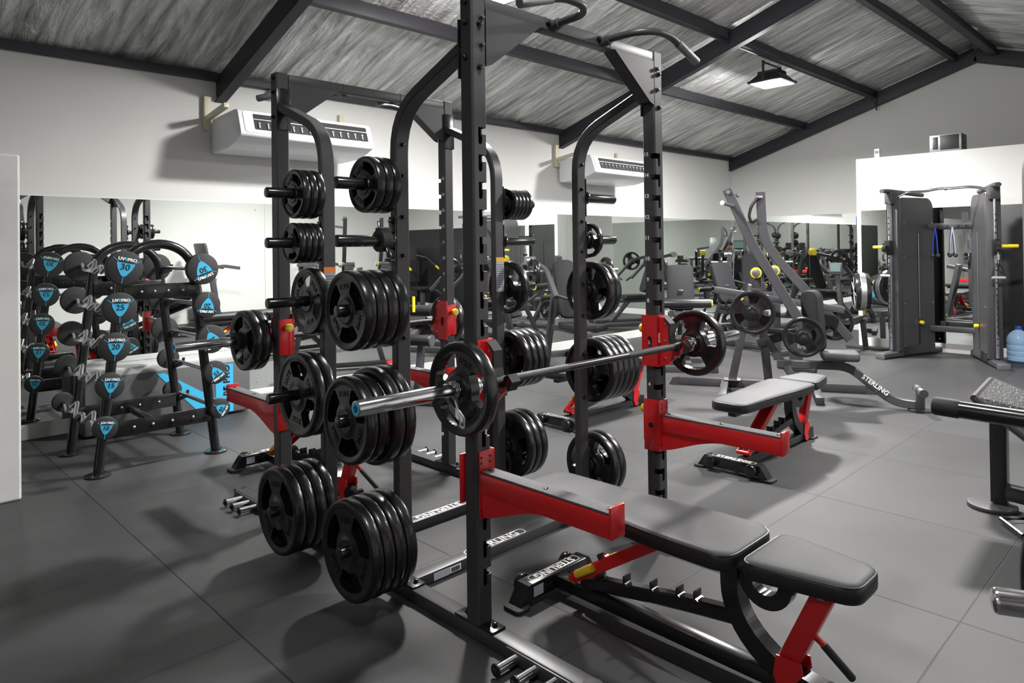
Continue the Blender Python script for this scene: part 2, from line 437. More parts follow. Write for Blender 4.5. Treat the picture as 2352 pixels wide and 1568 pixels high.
# ------------------------------------------------------------------ room shell
XW0, XW1, YL, YR = -4.2, 12.0, 6.415, -1.45
def LZ(y):                                   # underside line of the roof steel
    s = y if y >= 2.52 else 5.04-y
    return 2.87+0.32*(6.3-s)
def SZ(y): return LZ(y)+0.20
struct(MB().box(XW0, XW1+0.2, YR-0.2, YL+0.2, -0.1, 0).build('floor', floor_m, smooth=False))
struct(MB().box(XW0, XW1+0.2, YL, YL+0.12, 0, SZ(YL)).build('wall_left', wall_m, smooth=False))
struct(MB().box(XW0, XW1+0.2, YR-0.12, YR, 0, SZ(YR)).build('wall_right', wall_m, smooth=False))
def gable(x0, x1, name):
    pts = [(YR, 0), (YL, 0), (YL, SZ(YL)), (2.52, SZ(2.52)), (YR, SZ(YR))]
    b = MB(); b.prism(pts, frame((x0, 0, 0), (0, 1, 0), (0, 0, 1)), x1-x0)
    struct(b.build(name, wall_m, smooth=False))
gable(XW1, XW1+0.12, 'wall_back'); gable(XW0-0.12, XW0, 'wall_front')
# partition wall in front of the gable, with the mirror and the black board on it
PX = 10.25
b = MB(); b.box(PX, PX+0.12, YR, 3.61, 0, 2.58, 0.012); b.box(PX+0.12, XW1, 3.49, 3.61, 0, 2.58)
struct(b.build('wall_partition', wall_m, smooth=False))
# short wall end on the left
struct(MB().box(XW0, 0.80, 4.88, 5.02, 0, 1.99, 0.012).build('wall_stub', wall_m, smooth=False))
# roof
for nm, ya, yb in (('ceiling', YL+0.1, 2.52), ('ceiling_right', 2.52, YR-0.1)):
    b = MB(); nx, ny = 60, 16
    for i in range(nx):
        for j in range(ny):
            xs = [XW0-0.1+(XW1+0.3-XW0)*(i+k)/nx for k in (0, 1)]; ys = [ya+(yb-ya)*(j+k)/ny for k in (0, 1)]
            def sag(x, y): return -0.018*math.sin((x*2.3+y*.6)*2.1)-0.012*math.sin(x*7.7+1.3*y)
            b.poly([(x, y, SZ(y)+sag(x, y)) for x, y in ((xs[0], ys[0]), (xs[1], ys[0]), (xs[1], ys[1]), (xs[0], ys[1]))])
    struct(b.build(nm, foil))
n = 0
def beam_struct(b):
    global n
    n += 1; return struct(b.build('trim_%d' % n, beam_m))
for x in (-2.2, 2.57, 7.24, 11.93):
    b = MB()
    for ya, yb in ((6.43, 2.52), (-1.45, 2.52)):
        b.beam((x, ya, LZ(ya)+0.045), (x, yb, LZ(yb)+0.045), 0.07, 0.20, bev=0.006)
        b.beam((x, ya, LZ(ya)-0.062), (x, yb, LZ(yb)-0.062), 0.095, 0.012, bev=0)
    beam_struct(b)
for y in (5.00, 3.88, 2.76, 2.28, 1.16, 0.04):
    b = MB(); b.box(XW0, XW1, y-0.010, y+0.045, LZ(y)+0.065, SZ(y)-0.01, 0.004); b.box(XW0, XW1, y-0.03, y+0.045, LZ(y)+0.06, LZ(y)+0.068)
    beam_struct(b)
b = MB(); b.box(XW0, XW1, 2.24, 2.34, LZ(2.28)+0.055, LZ(2.28)+0.067); beam_struct(b)
b = MB(); b.box(XW0, XW1, YL-0.07, YL, 2.95, SZ(YL)-0.01, 0.004); beam_struct(b)
b = MB(); b.box(XW0, XW1, YR, YR+0.07, 2.95, SZ(YL)-0.01, 0.004); beam_struct(b)
# conduit along the purlin that carries the lamps
b = MB(); b.tube([(-3, 3.86, LZ(3.92)+0.03), (11.6, 3.86, LZ(3.92)+0.03), (11.86, 3.86, LZ(3.92)-0.02), (11.9, 3.86, LZ(3.92)-0.12)], 0.012, 8, smooth=.05)
struct(b.build('trim_conduit', beam_m))
# white ledge under the mirrors, mirror sheets
b = MB(); b.box(0.80, XW1, YL-0.014, YL, 0, 0.115, 0.003); struct(b.build('baseboard_left', wall_m, smooth=False))
b = MB(); b.box(PX-0.014, PX, YR, 3.60, 0, 0.115, 0.003); struct(b.build('baseboard_partition', wall_m, smooth=False))
b = MB(); b.box(XW1-0.014, XW1, 3.61, YL, 0, 0.115, 0.003); struct(b.build('baseboard_back', wall_m, smooth=False))
screws = []
def mirror(x0, x1, y0, y1, z0, z1, label):
    t = thing('wall_mirror', label, 'mirror', ((x0+x1)/2, (y0+y1)/2, z0), world=True, group='mirror sheets fixed edge to edge along the walls')
    MB().box(x0, x1, y0, y1, z0, z1).build('glass', mirror_m, t, smooth=False)
    b = MB(); al = (x1-x0) > (y1-y0)
    for u in (.04, .96):
        for z in (z0+.06, z1-.06):
            if al: c = (x0+(x1-x0)*u, y0, z); b.cyl(c, (c[0], c[1]-.005, z), .009, 10)
            else: c = (x0, y0+(y1-y0)*u, z); b.cyl(c, (c[0]-.005, c[1], z), .009, 10)
    b.build('mirror_screws', chrome, t)
ML = ['tall wall mirror sheet behind the curl bar rack', 'wall mirror sheet behind the left power rack', 'wall mirror sheet between the two air conditioners', 'wall mirror sheet below the far air conditioner', 'last side wall mirror sheet before the far corner']
xs = [0.82, 2.98, 5.20, 7.35, 9.70, 11.985]
for i in range(5): mirror(xs[i]+.0015, xs[i+1]-.0015, YL-0.008, YL-0.001, 0.117, 1.86, ML[i])
mirror(XW1-0.008, XW1-0.001, 5.0, YL-0.012, 0.117, 1.90, 'gable wall mirror sheet touching the far corner')
mirror(XW1-0.008, XW1-0.001, 3.62, 4.997, 0.117, 1.90, 'gable wall mirror sheet beside the white partition')
mirror(PX-0.008, PX-0.001, 1.95, 3.55, 0.117, 1.86, 'mirror sheet on the white partition behind the cable machine')
b = MB(); b.box(PX-0.012, PX-0.001, -1.44, 1.94, 0.117, 1.86, 0.002)
tag(b.build('black_wall_board', board_m, off=(PX, .25, .117)), 'tall matt black board on the partition behind the water bottles', 'board')
# blue notice above the mirror, half hidden by the front upright of the near rack
t = thing('wall_notice', 'small blue notice with white lines on the left wall above the mirror', 'sign', (5.6, YL-.004, 1.93), world=True)
MB().box(5.55, 5.80, YL-.006, YL-.001, 1.83, 2.06).build('panel', royal, t, smooth=False)
b = MB()
for k in range(6): b.box(5.57, 5.78, YL-.009, YL-.006, 2.02-.032*k, 2.028-.032*k)
b.build('white_lines', white_paint, t)
# white round-cornered cover left on the wall top near the front rafter
b = MB(); b.box(3.02, 3.14, YL-.10, YL-.005, 2.86, 2.95, .012); tag(b.build('junction_cover', cream, off=(3.08, YL, 2.86)), 'small stained cream junction cover under the eaves beside the rafter', 'junction box')

# flood lights hung from purlins
def flood(x, y, label):
    zz = 3.40
    t = thing('flood_light', label, 'light', (x, y, zz), group='square flood lights hung from the purlins', world=True)
    b = MB(); b.box(x-.22, x+.22, y-.22, y+.22, zz, zz+.03, .008)
    b.hexa([(x-.2, y-.2, zz+.03), (x+.2, y-.2, zz+.03), (x+.2, y+.2, zz+.03), (x-.2, y+.2, zz+.03), (x-.12, y-.12, zz+.12), (x+.12, y-.12, zz+.12), (x+.12, y+.12, zz+.12), (x-.12, y+.12, zz+.12)])
    for k in range(9): b.box(x-.12+.028*k, x-.112+.028*k, y-.13, y+.13, zz+.11, zz+.15)
    b.build('housing', beam_m, t)
    MB().box(x-.19, x+.19, y-.19, y+.19, zz-.006, zz, .004).build('lens', lamp_glass, t)
    b = MB()
    for s in (-1, 1): b.beam((x+s*.235, y, zz+.02), (x+s*.235, y, LZ(y)+.02), .008, .03, up=(0, 1, 0), bev=0)
    b.beam((x-.235, y, LZ(y)), (x+.235, y, LZ(y)), .03, .008, bev=0)
    b.build('bracket', beam_m, t)
    return t
flood(3.75, 3.92, 'square flood light hung over the space between the racks')
flood(8.38, 3.92, 'square flood light glowing on the roof right of the near rack')
flood(1.75, 1.12, 'square flood light above and in front of the near rack')
flood(5.9, 1.12, 'square flood light on the right roof slope above the treadmills')
flood(-2.6, 1.12, 'added fill light behind the camera, built like the square flood lights')  # added unseen fill, lifts the brightness of the front end
# ------------------------------------------------------------------ power racks
PW = 0.07                       # upright section
XL = 1.675                      # outer face of the left uprights
def bolt(b, p, d, r=0.011):
    p, d = Vector(p), Vector(d).normalized()
    b.cyl(p, p+d*.004, r*1.35, 12); b.cyl(p+d*.004, p+d*.014, r, 6, bev=.002)
HOLES = [1.860-0.1005*k for k in range(17)]
def upright(x0, inner, Y, parent):
    """front upright with open hook slots cut round its inner front corner; Y maps local depth to world"""
    x1 = x0+PW; y0, y1 = 1.907, 1.907+PW; t = .005
    b = MB()
    def ring(i): 
        c = .007
        return [(x0+i+c, y0+i), (x1-i-c, y0+i), (x1-i, y0+i+c), (x1-i, y1-i-c), (x1-i-c, y1-i), (x0+i+c, y1-i), (x0+i, y1-i-c), (x0+i, y0+i+c)]
    o, i_ = ring(0), ring(t)
    for (R, z0, z1) in ((o, .055, 2.346), (i_, .055, 2.346)):
        for k in range(8):
            p, q = R[k], R[(k+1) % 8]
            b.bm.faces.new([b._v((p[0], Y(p[1]), z0)), b._v((q[0], Y(q[1]), z0)), b._v((q[0], Y(q[1]), z1)), b._v((p[0], Y(p[1]), z1))])
    for z in (.055, 2.346):
        for k in range(8):
            p, q, r, s_ = o[k], o[(k+1) % 8], i_[(k+1) % 8], i_[k]
            b.bm.faces.new([b._v((a[0], Y(a[1]), z)) for a in (p, q, r, s_)])
    bm = b.bm; bmesh.ops.remove_doubles(bm, verts=list(bm.verts), dist=1e-6); bmesh.ops.recalc_face_normals(bm, faces=list(bm.faces))
    me = bpy.data.meshes.new('up'); bm.to_mesh(me); bm.free()
    # cutters
    c = MB(); sg = 1 if inner > 0 else -1
    xe = x1 if inner > 0 else x0
    for z in HOLES:
        A = []
        a, w_ = xe-sg*.044, .019     # slot from a to a+sg*w_
        zb = z-.063
        pts = [(xe+sg*.02, z), (a, z)]
        r = w_/2
        for k in range(9):
            th = PI+PI*k/8
            pts.append((a+sg*(r+r*math.cos(th)), zb+r*math.sin(th)+r))
        pts += [(a+sg*w_, z-.026), (xe+sg*.02, z-.026)]
        ya, yb = Y(1.89), Y(1.907+.030)
        c.prism(pts, Matrix(((1, 0, 0, 0), (0, 0, 1, min(ya, yb)), (0, 1, 0, 0), (0, 0, 0, 1))), abs(yb-ya))
    bmesh.ops.recalc_face_normals(c.bm, faces=list(c.bm.faces))
    cm = bpy.data.meshes.new('cut'); c.bm.to_mesh(cm); c.bm.free()
    ou = bpy.data.objects.new('u', me); oc = bpy.data.objects.new('c', cm)
    COL.objects.link(ou); COL.objects.link(oc)
    md = ou.modifiers.new('b', 'BOOLEAN'); md.operation = 'DIFFERENCE'; md.object = oc; md.solver = 'EXACT'; md.use_self = False
    bpy.context.view_layer.update()
    dg = bpy.context.evaluated_depsgraph_get()
    res = bpy.data.meshes.new_from_object(ou.evaluated_get(dg))
    bpy.data.objects.remove(ou); bpy.data.objects.remove(oc)
    f = MB(); f.bm.from_mesh(res)
    # cap
    f.box(x0+.002, x1-.002, min(Y(y0), Y(y1))+.002, max(Y(y0), Y(y1))-.002, 2.34, 2.348, .002)
    return f.build('upright', black, parent, angle=25)

def handle_pts(sx, Y, xs):
    return [(xs, Y(1.912), 2.320), (xs+sx*.005, Y(1.745), 2.322), (xs+sx*.07, Y(1.685), 2.328), (xs+sx*.19, Y(1.685), 2.330), (xs+sx*.41, Y(1.690), 2.258)]
def rack(name, label, Y, XR, front, group):
    root = thing(name, label, 'power rack', ((XL+XR+PW)/2, (Y(1.9)+Y(2.4))/2, 0), world=True)
    def yr(a, b_): return (min(Y(a), Y(b_)), max(Y(a), Y(b_)))
    sgy = 1 if Y(2) > Y(1) else -1
    for x0, inner in ((XL, 1), (XR, -1)):
        upright(x0, inner, Y, root)
        # base rail with end caps, foot plates
        b = MB(); ya, yb = yr(1.41, 2.47); b.box(x0+.0, x0+PW, ya, yb, 0, .049, .005); b.build('base_rail', black, root)
        b = MB()
        for yc, in ((1.942,), (2.415,)):
            y0, y1 = yr(yc-.105, yc+.105); b.box(x0+.002, x0+PW-.002, y0, y1, .049, .057, .002)
            for s in (-1, 1): bolt(b, (x0+PW*.6, Y(yc+s*.075), .057), (0, 0, 1), .009)
        b.build('foot_plate', gloss, root)
        b = MB(); yy = Y(1.41); b.cyl((x0+PW/2, yy-.0, .0), (x0+PW/2, yy, .05), .0355, 24, bev=.004); b.build('end_cap', matte_rubber, root)
        # band pegs on the outside (near one carries them for both)
        if x0 == XL or True:
            so = -1 if x0 == XL else 1
            xo = x0 if x0 == XL else x0+PW
            b = MB(); y0, y1 = yr(1.43, 1.76); b.box(min(xo, xo+so*.008), max(xo, xo+so*.008), y0, y1, .004, .046, .002)
            b.build('peg_plate', black, root)
            for k in range(3):
                yk = Y(1.708-.09*k)
                b = MB(); b.cyl((xo+so*.008, yk, .026), (xo+so*.100, yk, .026), .0155, 20); pg = b.build('band_peg', chrome, root)
                b = MB(); b.cyl((xo+so*.100, yk, .026), (xo+so*.106, yk, .026), .022, 24, bev=.002); b.cyl((xo+so*.106, yk, .026), (xo+so*.114, yk, .026), .009, 6); b.build('peg_washer', gloss, pg)
        # storage upright, bent forward to the front upright
        b = MB(); xc = x0+PW/2
        zt = 2.165
        b.rtube([(xc, Y(2.415), .055), (xc, Y(2.415), 1.985), (xc, Y(1.979), zt)], PW, .042, up=(0, sgy, 0), smooth=.17)
        b.build('storage_upright', black, root)
        b = MB(); y0, y1 = yr(1.977, 1.985); b.box(x0-.004, x0+PW+.004, y0, y1, zt-.12, zt+.10, .003)
        for z in (zt-.085, zt+.075): bolt(b, (xc-.0, Y(1.907), z), (0, -sgy, 0), .009)
        so = -1 if x0 == XL else 1
        for z in (2.32, 2.245, 2.115): bolt(b, (xc+so*PW/2, Y(1.942), z), (so, 0, 0), .009)
        for z in (1.85, 1.72, 1.55, 1.39, 1.22, 1.05, .85, .62): bolt(b, (xc, Y(2.394), z), (0, -sgy, 0), .008)
        b.build('upright_bolt', gloss, root)
    # top crossbar with triangular gussets
    y0, y1 = yr(1.910, 1.974)
    b = MB(); b.box(XL+PW, XR, y0, y1, 2.297, 2.345, .004)
    for x in (XL+PW+.33, XR-.33): b.box(x-.0015, x+.0015, y0-.0015, y1+.0015, 2.296, 2.346)
    b.build('top_crossbar', black, root)
    for x, s in ((XL+PW, 1), (XR, -1)):
        b = MB(); yf = Y(1.909); yk = Y(1.972); 
        pts = [(x, 2.300), (x+s*.30, 2.300), (x+s*.03, 2.10), (x, 2.09)]
        for yy, d in ((yf, .004), (yk, .004)):
            b.prism(pts, Matrix(((1, 0, 0, 0), (0, 0, 1, min(yy, yy)-.002), (0, 1, 0, 0), (0, 0, 0, 1))), d)
        b.hexa([(x+s*.30, y0+.002, 2.298), (x+s*.03, y0+.002, 2.10), (x+s*.03, y1-.002, 2.10), (x+s*.30, y1-.002, 2.298),
                (x+s*.294, y0+.002, 2.302), (x+s*.024, y0+.002, 2.104), (x+s*.024, y1-.002, 2.104), (x+s*.294, y1-.002, 2.302)])
        for z in (2.265, 2.165): bolt(b, (x-s*PW*.35, Y(1.907), z), (0, -sgy, 0), .009)
        b.build('gusset', black, root)
    # floor crossbar with the maker's name
    ym = 2.408 if front else None
    b = MB()
    if front: cb = (2.375, 2.44)
    else: cb = (2.870, 2.935)
    b.box(XL+PW-.004, XR+.004, cb[0], cb[1], 0, .049, .004)
    cr = b.build('floor_crossbar', black, root)
    text('maker_lettering', 'STERLING', .062, frame(((2.225 if front else 2.28), (cb[0]+cb[1])/2, .0495), (1 if front else -1, 0, 0), (0, 1 if front else -1, 0)), white_paint, cr, bold=.001, sx=1.05)
    b = MB(); xm = 2.225 if front else 2.28
    rr = rrect(-.185, .185, -.026, .026, .02); rq = rrect(-.181, .181, -.022, .022, .016)
    for k in range(len(rr)):
        j = (k+1) % len(rr); b.poly([(xm+p[0], (cb[0]+cb[1])/2+p[1], .0502) for p in (rr[k], rr[j], rq[j], rq[k])])
    b.build('lettering_outline', white_paint, cr, smooth=False)
    if front:
        b = MB(); b.box(1.835, 1.920, 2.373, 2.3755, .010, .040); b.build('rating_label', label_grey, cr, smooth=False)
        b = MB(); b.box(1.922, 1.985, 2.373, 2.3755, .012, .038); s_ = b.build('barcode_label', white_paint, cr, smooth=False)
        b = MB()
        for k in range(14): b.box(1.930+.0035*k, 1.930+.0035*k+(.0022 if k % 3 else .001), 2.3720, 2.3731, .016, .034)
        b.build('barcode_bars', dark_in, cr, smooth=False)
    # warning label on a storage upright face
    xw = XL if not front else XR
    if not front:
        for xw, cm_, zt_ in ((XL+.004, orange, 1.335), (XR+.004, amber, 1.36)):
            y_ = Y(2.415)-.0215-.0006
            b = MB(); b.box(xw, xw+.062, y_-.0006, y_, zt_-.20, zt_-.026); lb = b.build('warning_label', label_grey, root, smooth=False)
            b = MB(); b.box(xw, xw+.062, y_-.0009, y_, zt_-.026, zt_); b.build('label_heading', cm_, lb, smooth=False)
            b = MB()
            for k in range(11): b.box(xw+.005, xw+.056, y_-.0011, y_-.0006, zt_-.045-.013*k, zt_-.041-.013*k)
            b.build('label_lines', foam_grey, lb, smooth=False)
    # pull up grips
    for sx, xs in ((-1, 2.115), (1, 2.44)):
        P = [Vector(p) for p in handle_pts(sx, Y, xs)]
        b = MB(); b.tube(P, .0155, 14, smooth=.05); b.cyl(P[0]-Vector((0, 0, .01)), P[0]+(P[1]-P[0])*.25, .022, 16); g = b.build('pull_up_grip', black, root)
        q = fillet(P, .05); b = MB(); a, e = P[3]*.55+P[4]*.45, P[4]
        b.cyl(P[3]+(P[4]-P[3])*.28, e+(e-P[3]).normalized()*.002, .0185, 18, bev=.002); b.build('knurled_sleeve', grip_m, g)
        b = MB()
        for dx in (-.03, .02): bolt(b, (xs+dx, Y(1.909), 2.323), (0, -sgy, 0), .009)
        b.build('grip_bolt', gloss, g)
    # storage horns
    for side, x0 in ((-1, XL), (1, XR+PW)):
        for z in (1.679, 1.452, 1.180, .752, .246):
            b = MB(); yc = Y(2.415); s = side
            b.cyl((x0+s*.020, yc, z), (x0+s*.268, yc, z), .0240, 24, bev=.006)
            h = b.build('plate_horn', gloss, root)
            b = MB(); b.cyl((x0+s*.006, yc, z), (x0+s*.026, yc, z), .036, 24, bev=.004); b.box(min(x0, x0+s*.006), max(x0, x0+s*.006), yc-.022, yc+.022, z-.10, z+.10, .002)
            for dz in (-.08, .08): bolt(b, (x0+s*.006, yc, z+dz), (s, 0, 0), .009)
            b.build('horn_flange', gloss, h)
    # hook numbers
    if True:
        b = None; k0 = HOLES[0]
        for k in range(0, 15):
            num = 15-k; z = HOLES[k]-.003
            if front: M = frame((XR-.0006, 1.957, z), (0, -1, 0), (0, 0, 1))
            else: M = frame((XR-.0006, Y(1.957), z), (0, -1, 0), (0, 0, 1))
            text('hook_number', str(num), .026, M, white_paint, root, bold=.0006)
    return root
YA = lambda y: y
YB = lambda y: 5.427-y
RA = rack('power_rack', 'near black half rack with slotted uprights holding the bar with the loose spring clip', YA, 2.828, True, None)
RB = rack('power_rack', 'far black half rack standing back to back behind the near one', YB, 2.790, False, None)

# ------------------------------------------------------------------ red brackets: bar catches and safety arms
def catch(name, label, x0, inner, Y):
    """red sleeve round an upright with a bar hook"""
    s = inner; sgy = 1 if Y(2) > Y(1) else -1
    root = thing(name, label, 'bar catch', (x0+PW/2, Y(1.942), .842), world=True, group=None)
    xi = x0+PW if s > 0 else x0
    def yr(a, c): return min(Y(a), Y(c)), max(Y(a), Y(c))
    zA, zB = .842, 1.085
    b = MB(); xa, xb = sorted((xi-s*(PW-.004), xi+s*.010))
    y0, y1 = yr(1.897, 1.905); b.box(xa, xb, y0, y1, zA, zB, .003)
    y0, y1 = yr(1.897, 1.990); x_, x__ = sorted((xi+s*.0025, xi+s*.010)); 
    # inner side plate with the oval viewing hole
    zo = .955
    oval = [(math.cos(PI*2*k/20)*.013, math.sin(PI*2*k/20)*.017+(.012 if math.sin(PI*2*k/20) > 0 else -.012)) for k in range(20)]
    yc = Y(1.945); hw = abs(y1-y0)/2; ym = (y0+y1)/2
    outer = [(1, 1), (-1, 1), (-1, -1), (1, -1)]
    t = bmesh.new()
    # plate face with hole as radial quads
    hz = (zB-zA)/2; zc_ = (zA+zB)/2
    O2 = [(ym+hw, zc_+hz*f) for f in (0, .5)]+[(ym+hw*f, zc_+hz) for f in (1, .6, .2, -.2, -.6)]+[(ym-hw, zc_+hz*f) for f in (1, .5, 0, -.5)]+[(ym+hw*f, zc_-hz) for f in (-1, -.6, -.2, .2, .6)]+[(ym+hw, zc_+hz*f) for f in (-1, -.75, -.5, -.25)]
    AA = [math.atan2((p[1]-zc_)/hz, (p[0]-ym)/hw) for p in O2]
    oval = [(math.cos(a)*.013, math.sin(a)*.017+(.012 if math.sin(a) > 0 else -.012)) for a in AA]
    # make sure corners exist
    for xx in (x_, x__):
        vi = [t.verts.new((xx, yc+o[0], zo+o[1])) for o in oval]; vo = [t.verts.new((xx, p[0], p[1])) for p in O2]
        for k in range(20): t.faces.new([vi[k], vi[(k+1) % 20], vo[(k+1) % 20], vo[k]])
    t.verts.ensure_lookup_table()
    for k in range(20):
        for base in (0, 20):
            a, c = base+k, base+(k+1) % 20
            t.faces.new([t.verts[a], t.verts[c], t.verts[c+40], t.verts[a+40]])
    b.merge(t)
    ya, yb = yr(1.979, 1.990); xa, xb = sorted((xi-s*.02, xi+s*.008)); b.box(xa, xb, ya, yb, zA+.02, zB-.04, .003)
    b.build('sleeve', red, root)
    # hook plates stand out from the front plate
    xc = x0+PW/2+s*.012
    prof = [(1.897, zA+.01), (1.858, zA+.012), (1.842, zA+.03), (1.775, .925), (1.757, .948), (1.768, .964), (1.782, .958), (1.792, .924), (1.818, .922), (1.834, .944), (1.847, .985), (1.847, 1.045), (1.868, 1.075), (1.897, 1.078)]
    pr = [(Y(p[0]), p[1]) for p in prof]
    b = MB(); M = Matrix(((0, 0, 1, xc-.012), (1, 0, 0, 0), (0, 1, 0, 0), (0, 0, 0, 1)))
    b.prism(pr, M, .024); b.build('hook', red, root)
    # black liner, wider than the hook
    lin = [(1.868, 1.075), (1.847, 1.045), (1.847, .985), (1.834, .944), (1.818, .922), (1.792, .924), (1.782, .958), (1.768, .964), (1.757, .948), (1.775, .925)]
    outl = [(1.874, 1.084), (1.838, 1.050), (1.838, .987), (1.827, .950), (1.816, .931), (1.796, .931), (1.788, .964), (1.767, .974), (1.746, .949), (1.768, .915)]
    b = MB()
    for k in range(len(lin)-1):
        A = [lin[k], lin[k+1], outl[k+1], outl[k]]
        b.hexa([(xc-.022, Y(p[0]), p[1]) for p in A]+[(xc+.022, Y(p[0]), p[1]) for p in A])
    b.build('bar_liner', matte_rubber, root)
    b = MB()
    for p in ((1.872, 1.045), (1.872, .965), (1.872, .885), (1.786, .925), (1.815, .895)):
        for q in (-1, 1): b.cyl((xc+q*.012, Y(p[0]), p[1]), (xc+q*.016, Y(p[0]), p[1]), .007, 12, bev=.002)
    b.build('hook_rivet', steel, root)
    # spring pin with yellow knob: on the storage side
    b = MB(); kx = xi+s*.010
    p0, p1, p2 = (x0+PW*.55, Y(1.990), 1.015), (x0+PW*.55, Y(2.005), 1.015), (x0+PW*.55, Y(2.03), 1.015)
    b.cyl(p0, p1, .012, 14); b.build('pin_collar', red, root)
    b = MB(); b.cyl(p1, p2, .021, 24, bev=.005); kn = b.build('pin_knob', yellow, root)
    b = MB(); d = (Vector(p2)-Vector(p1)).normalized(); b.cyl(p2, Vector(p2)+d*.0015, .009, 16); b.build('knob_screw', steel, kn)
    if True:
        b = MB(); y0, y1 = yr(1.979, 1.988); b.box(x0-.002, x0+PW+.002, y0, y1, .870, 1.058, .003); b.build('knob_plate', red, root)
    if Y is YA and s < 0:
        b = MB(); b.box(x0-.008, x0+.006, 1.8955, 1.8966, .957, 1.002); lb = b.build('pinch_label', white_paint, root, smooth=False)
        b = MB(); b.box(x0-.006, x0+.004, 1.8948, 1.8956, .966, .9995); b.build('label_symbol', orange, lb, smooth=False)
    return root
catch('bar_catch', 'red bar catch on the nearest upright behind the loaded plate', XL, 1, YA)
catch('bar_catch', 'red bar catch with oval hole and small orange label, right end of the near bar', 2.828, -1, YA)
catch('bar_catch', 'dark-side red bar catch with yellow knob, left upright of the far rack', XL, 1, YB)
catch('bar_catch', 'red bar catch with yellow knob, right upright of the far rack', 2.790, -1, YB)

def arm(name, label, x0, inner, Y):
    s = inner; xi = x0+PW if s > 0 else x0
    root = thing(name, label, 'safety arm', (x0+PW/2, Y(1.8), .438), world=True)
    def yr(a, c): return min(Y(a), Y(c)), max(Y(a), Y(c))
    zA, zB = .438, .683
    b = MB(); xa, xb = sorted((xi-s*(PW-.004), xi+s*.010))
    y0, y1 = yr(1.897, 1.905); b.box(xa, xb, y0, y1, zA, zB, .004)
    y0, y1 = yr(1.897, 1.985); xa, xb = sorted((xi+s*.0025, xi+s*.010)); b.box(xa, xb, y0, y1, zA, zB, .003)
    y0, y1 = yr(1.979, 1.988); xa, xb = sorted((xi-s*(PW+.016), xi+s*.010)); b.box(xa, xb, y0, y1, zA+.045, zB-.02, .003)
    b.build('bracket', red, root)
    b = MB(); xc = x0+PW/2
    for dx in (-.022, .020):
        for z in (.660, .640, .470, .452):
            b.cyl((xc+dx, Y(1.8975), z), (xc+dx, Y(1.8962), z), .0045, 10)
    b.cyl((xi+s*.010, Y(1.945), .56), (xi+s*.0108, Y(1.945), .56), .014, 16)
    b.build('bracket_hole', dark_in, root)
    # rectangular arm, curved web under it, end stop
    xa, xb = x0+.003, x0+PW-.003
    ya, yb = yr(1.313, 1.897)
    b = MB(); b.box(xa, xb, ya, yb, .535, .606, .004)
    pts = [(1.897, .452), (1.87, .450)]+[(1.87-.32*k/8, .450+.085*math.sin(PI/2*k/8)**1.2) for k in range(1, 9)]+[(1.55, .540), (1.897, .540)]
    b.prism([(Y(p[0]), p[1]) for p in pts], Matrix(((0, 0, 1, xc-.022), (1, 0, 0, 0), (0, 1, 0, 0), (0, 0, 0, 1))), .044)
    b.build('arm', red, root)
    ya, yb = yr(1.303, 1.313); b = MB(); b.box(xa-.003, xb+.003, ya, yb, .535, .634, .003); b.build('end_stop', red, root)
    ya, yb = yr(1.316, 1.890); b = MB(); b.box(xa+.002, xb-.002, ya, yb, .607, .615, .001); g = b.build('grit_strip', grit, root)
    b = MB()
    for y in (1.335, 1.60, 1.872): b.cyl((xc, Y(y), .615), (xc, Y(y), .618), .008, 14, bev=.001)
    b.build('strip_bolt', gloss, g)
    b = MB(); b.cyl((x0+PW*.5, Y(1.988), .625), (x0+PW*.5, Y(2.025), .625), .019, 20, bev=.004); b.build('pin_knob', yellow, root)
    return root
arm('safety_arm', 'red safety arm with grit top reaching forward from the nearest upright', XL, 1, YA)
arm('safety_arm', 'red safety arm with grit top on the right upright of the near rack', 2.828, -1, YA)
arm('safety_arm', 'red safety arm reaching toward the wall from the left upright of the far rack', XL, 1, YB)
arm('safety_arm', 'red safety arm of the far rack seen behind the bent centre tube', 2.790, -1, YB)

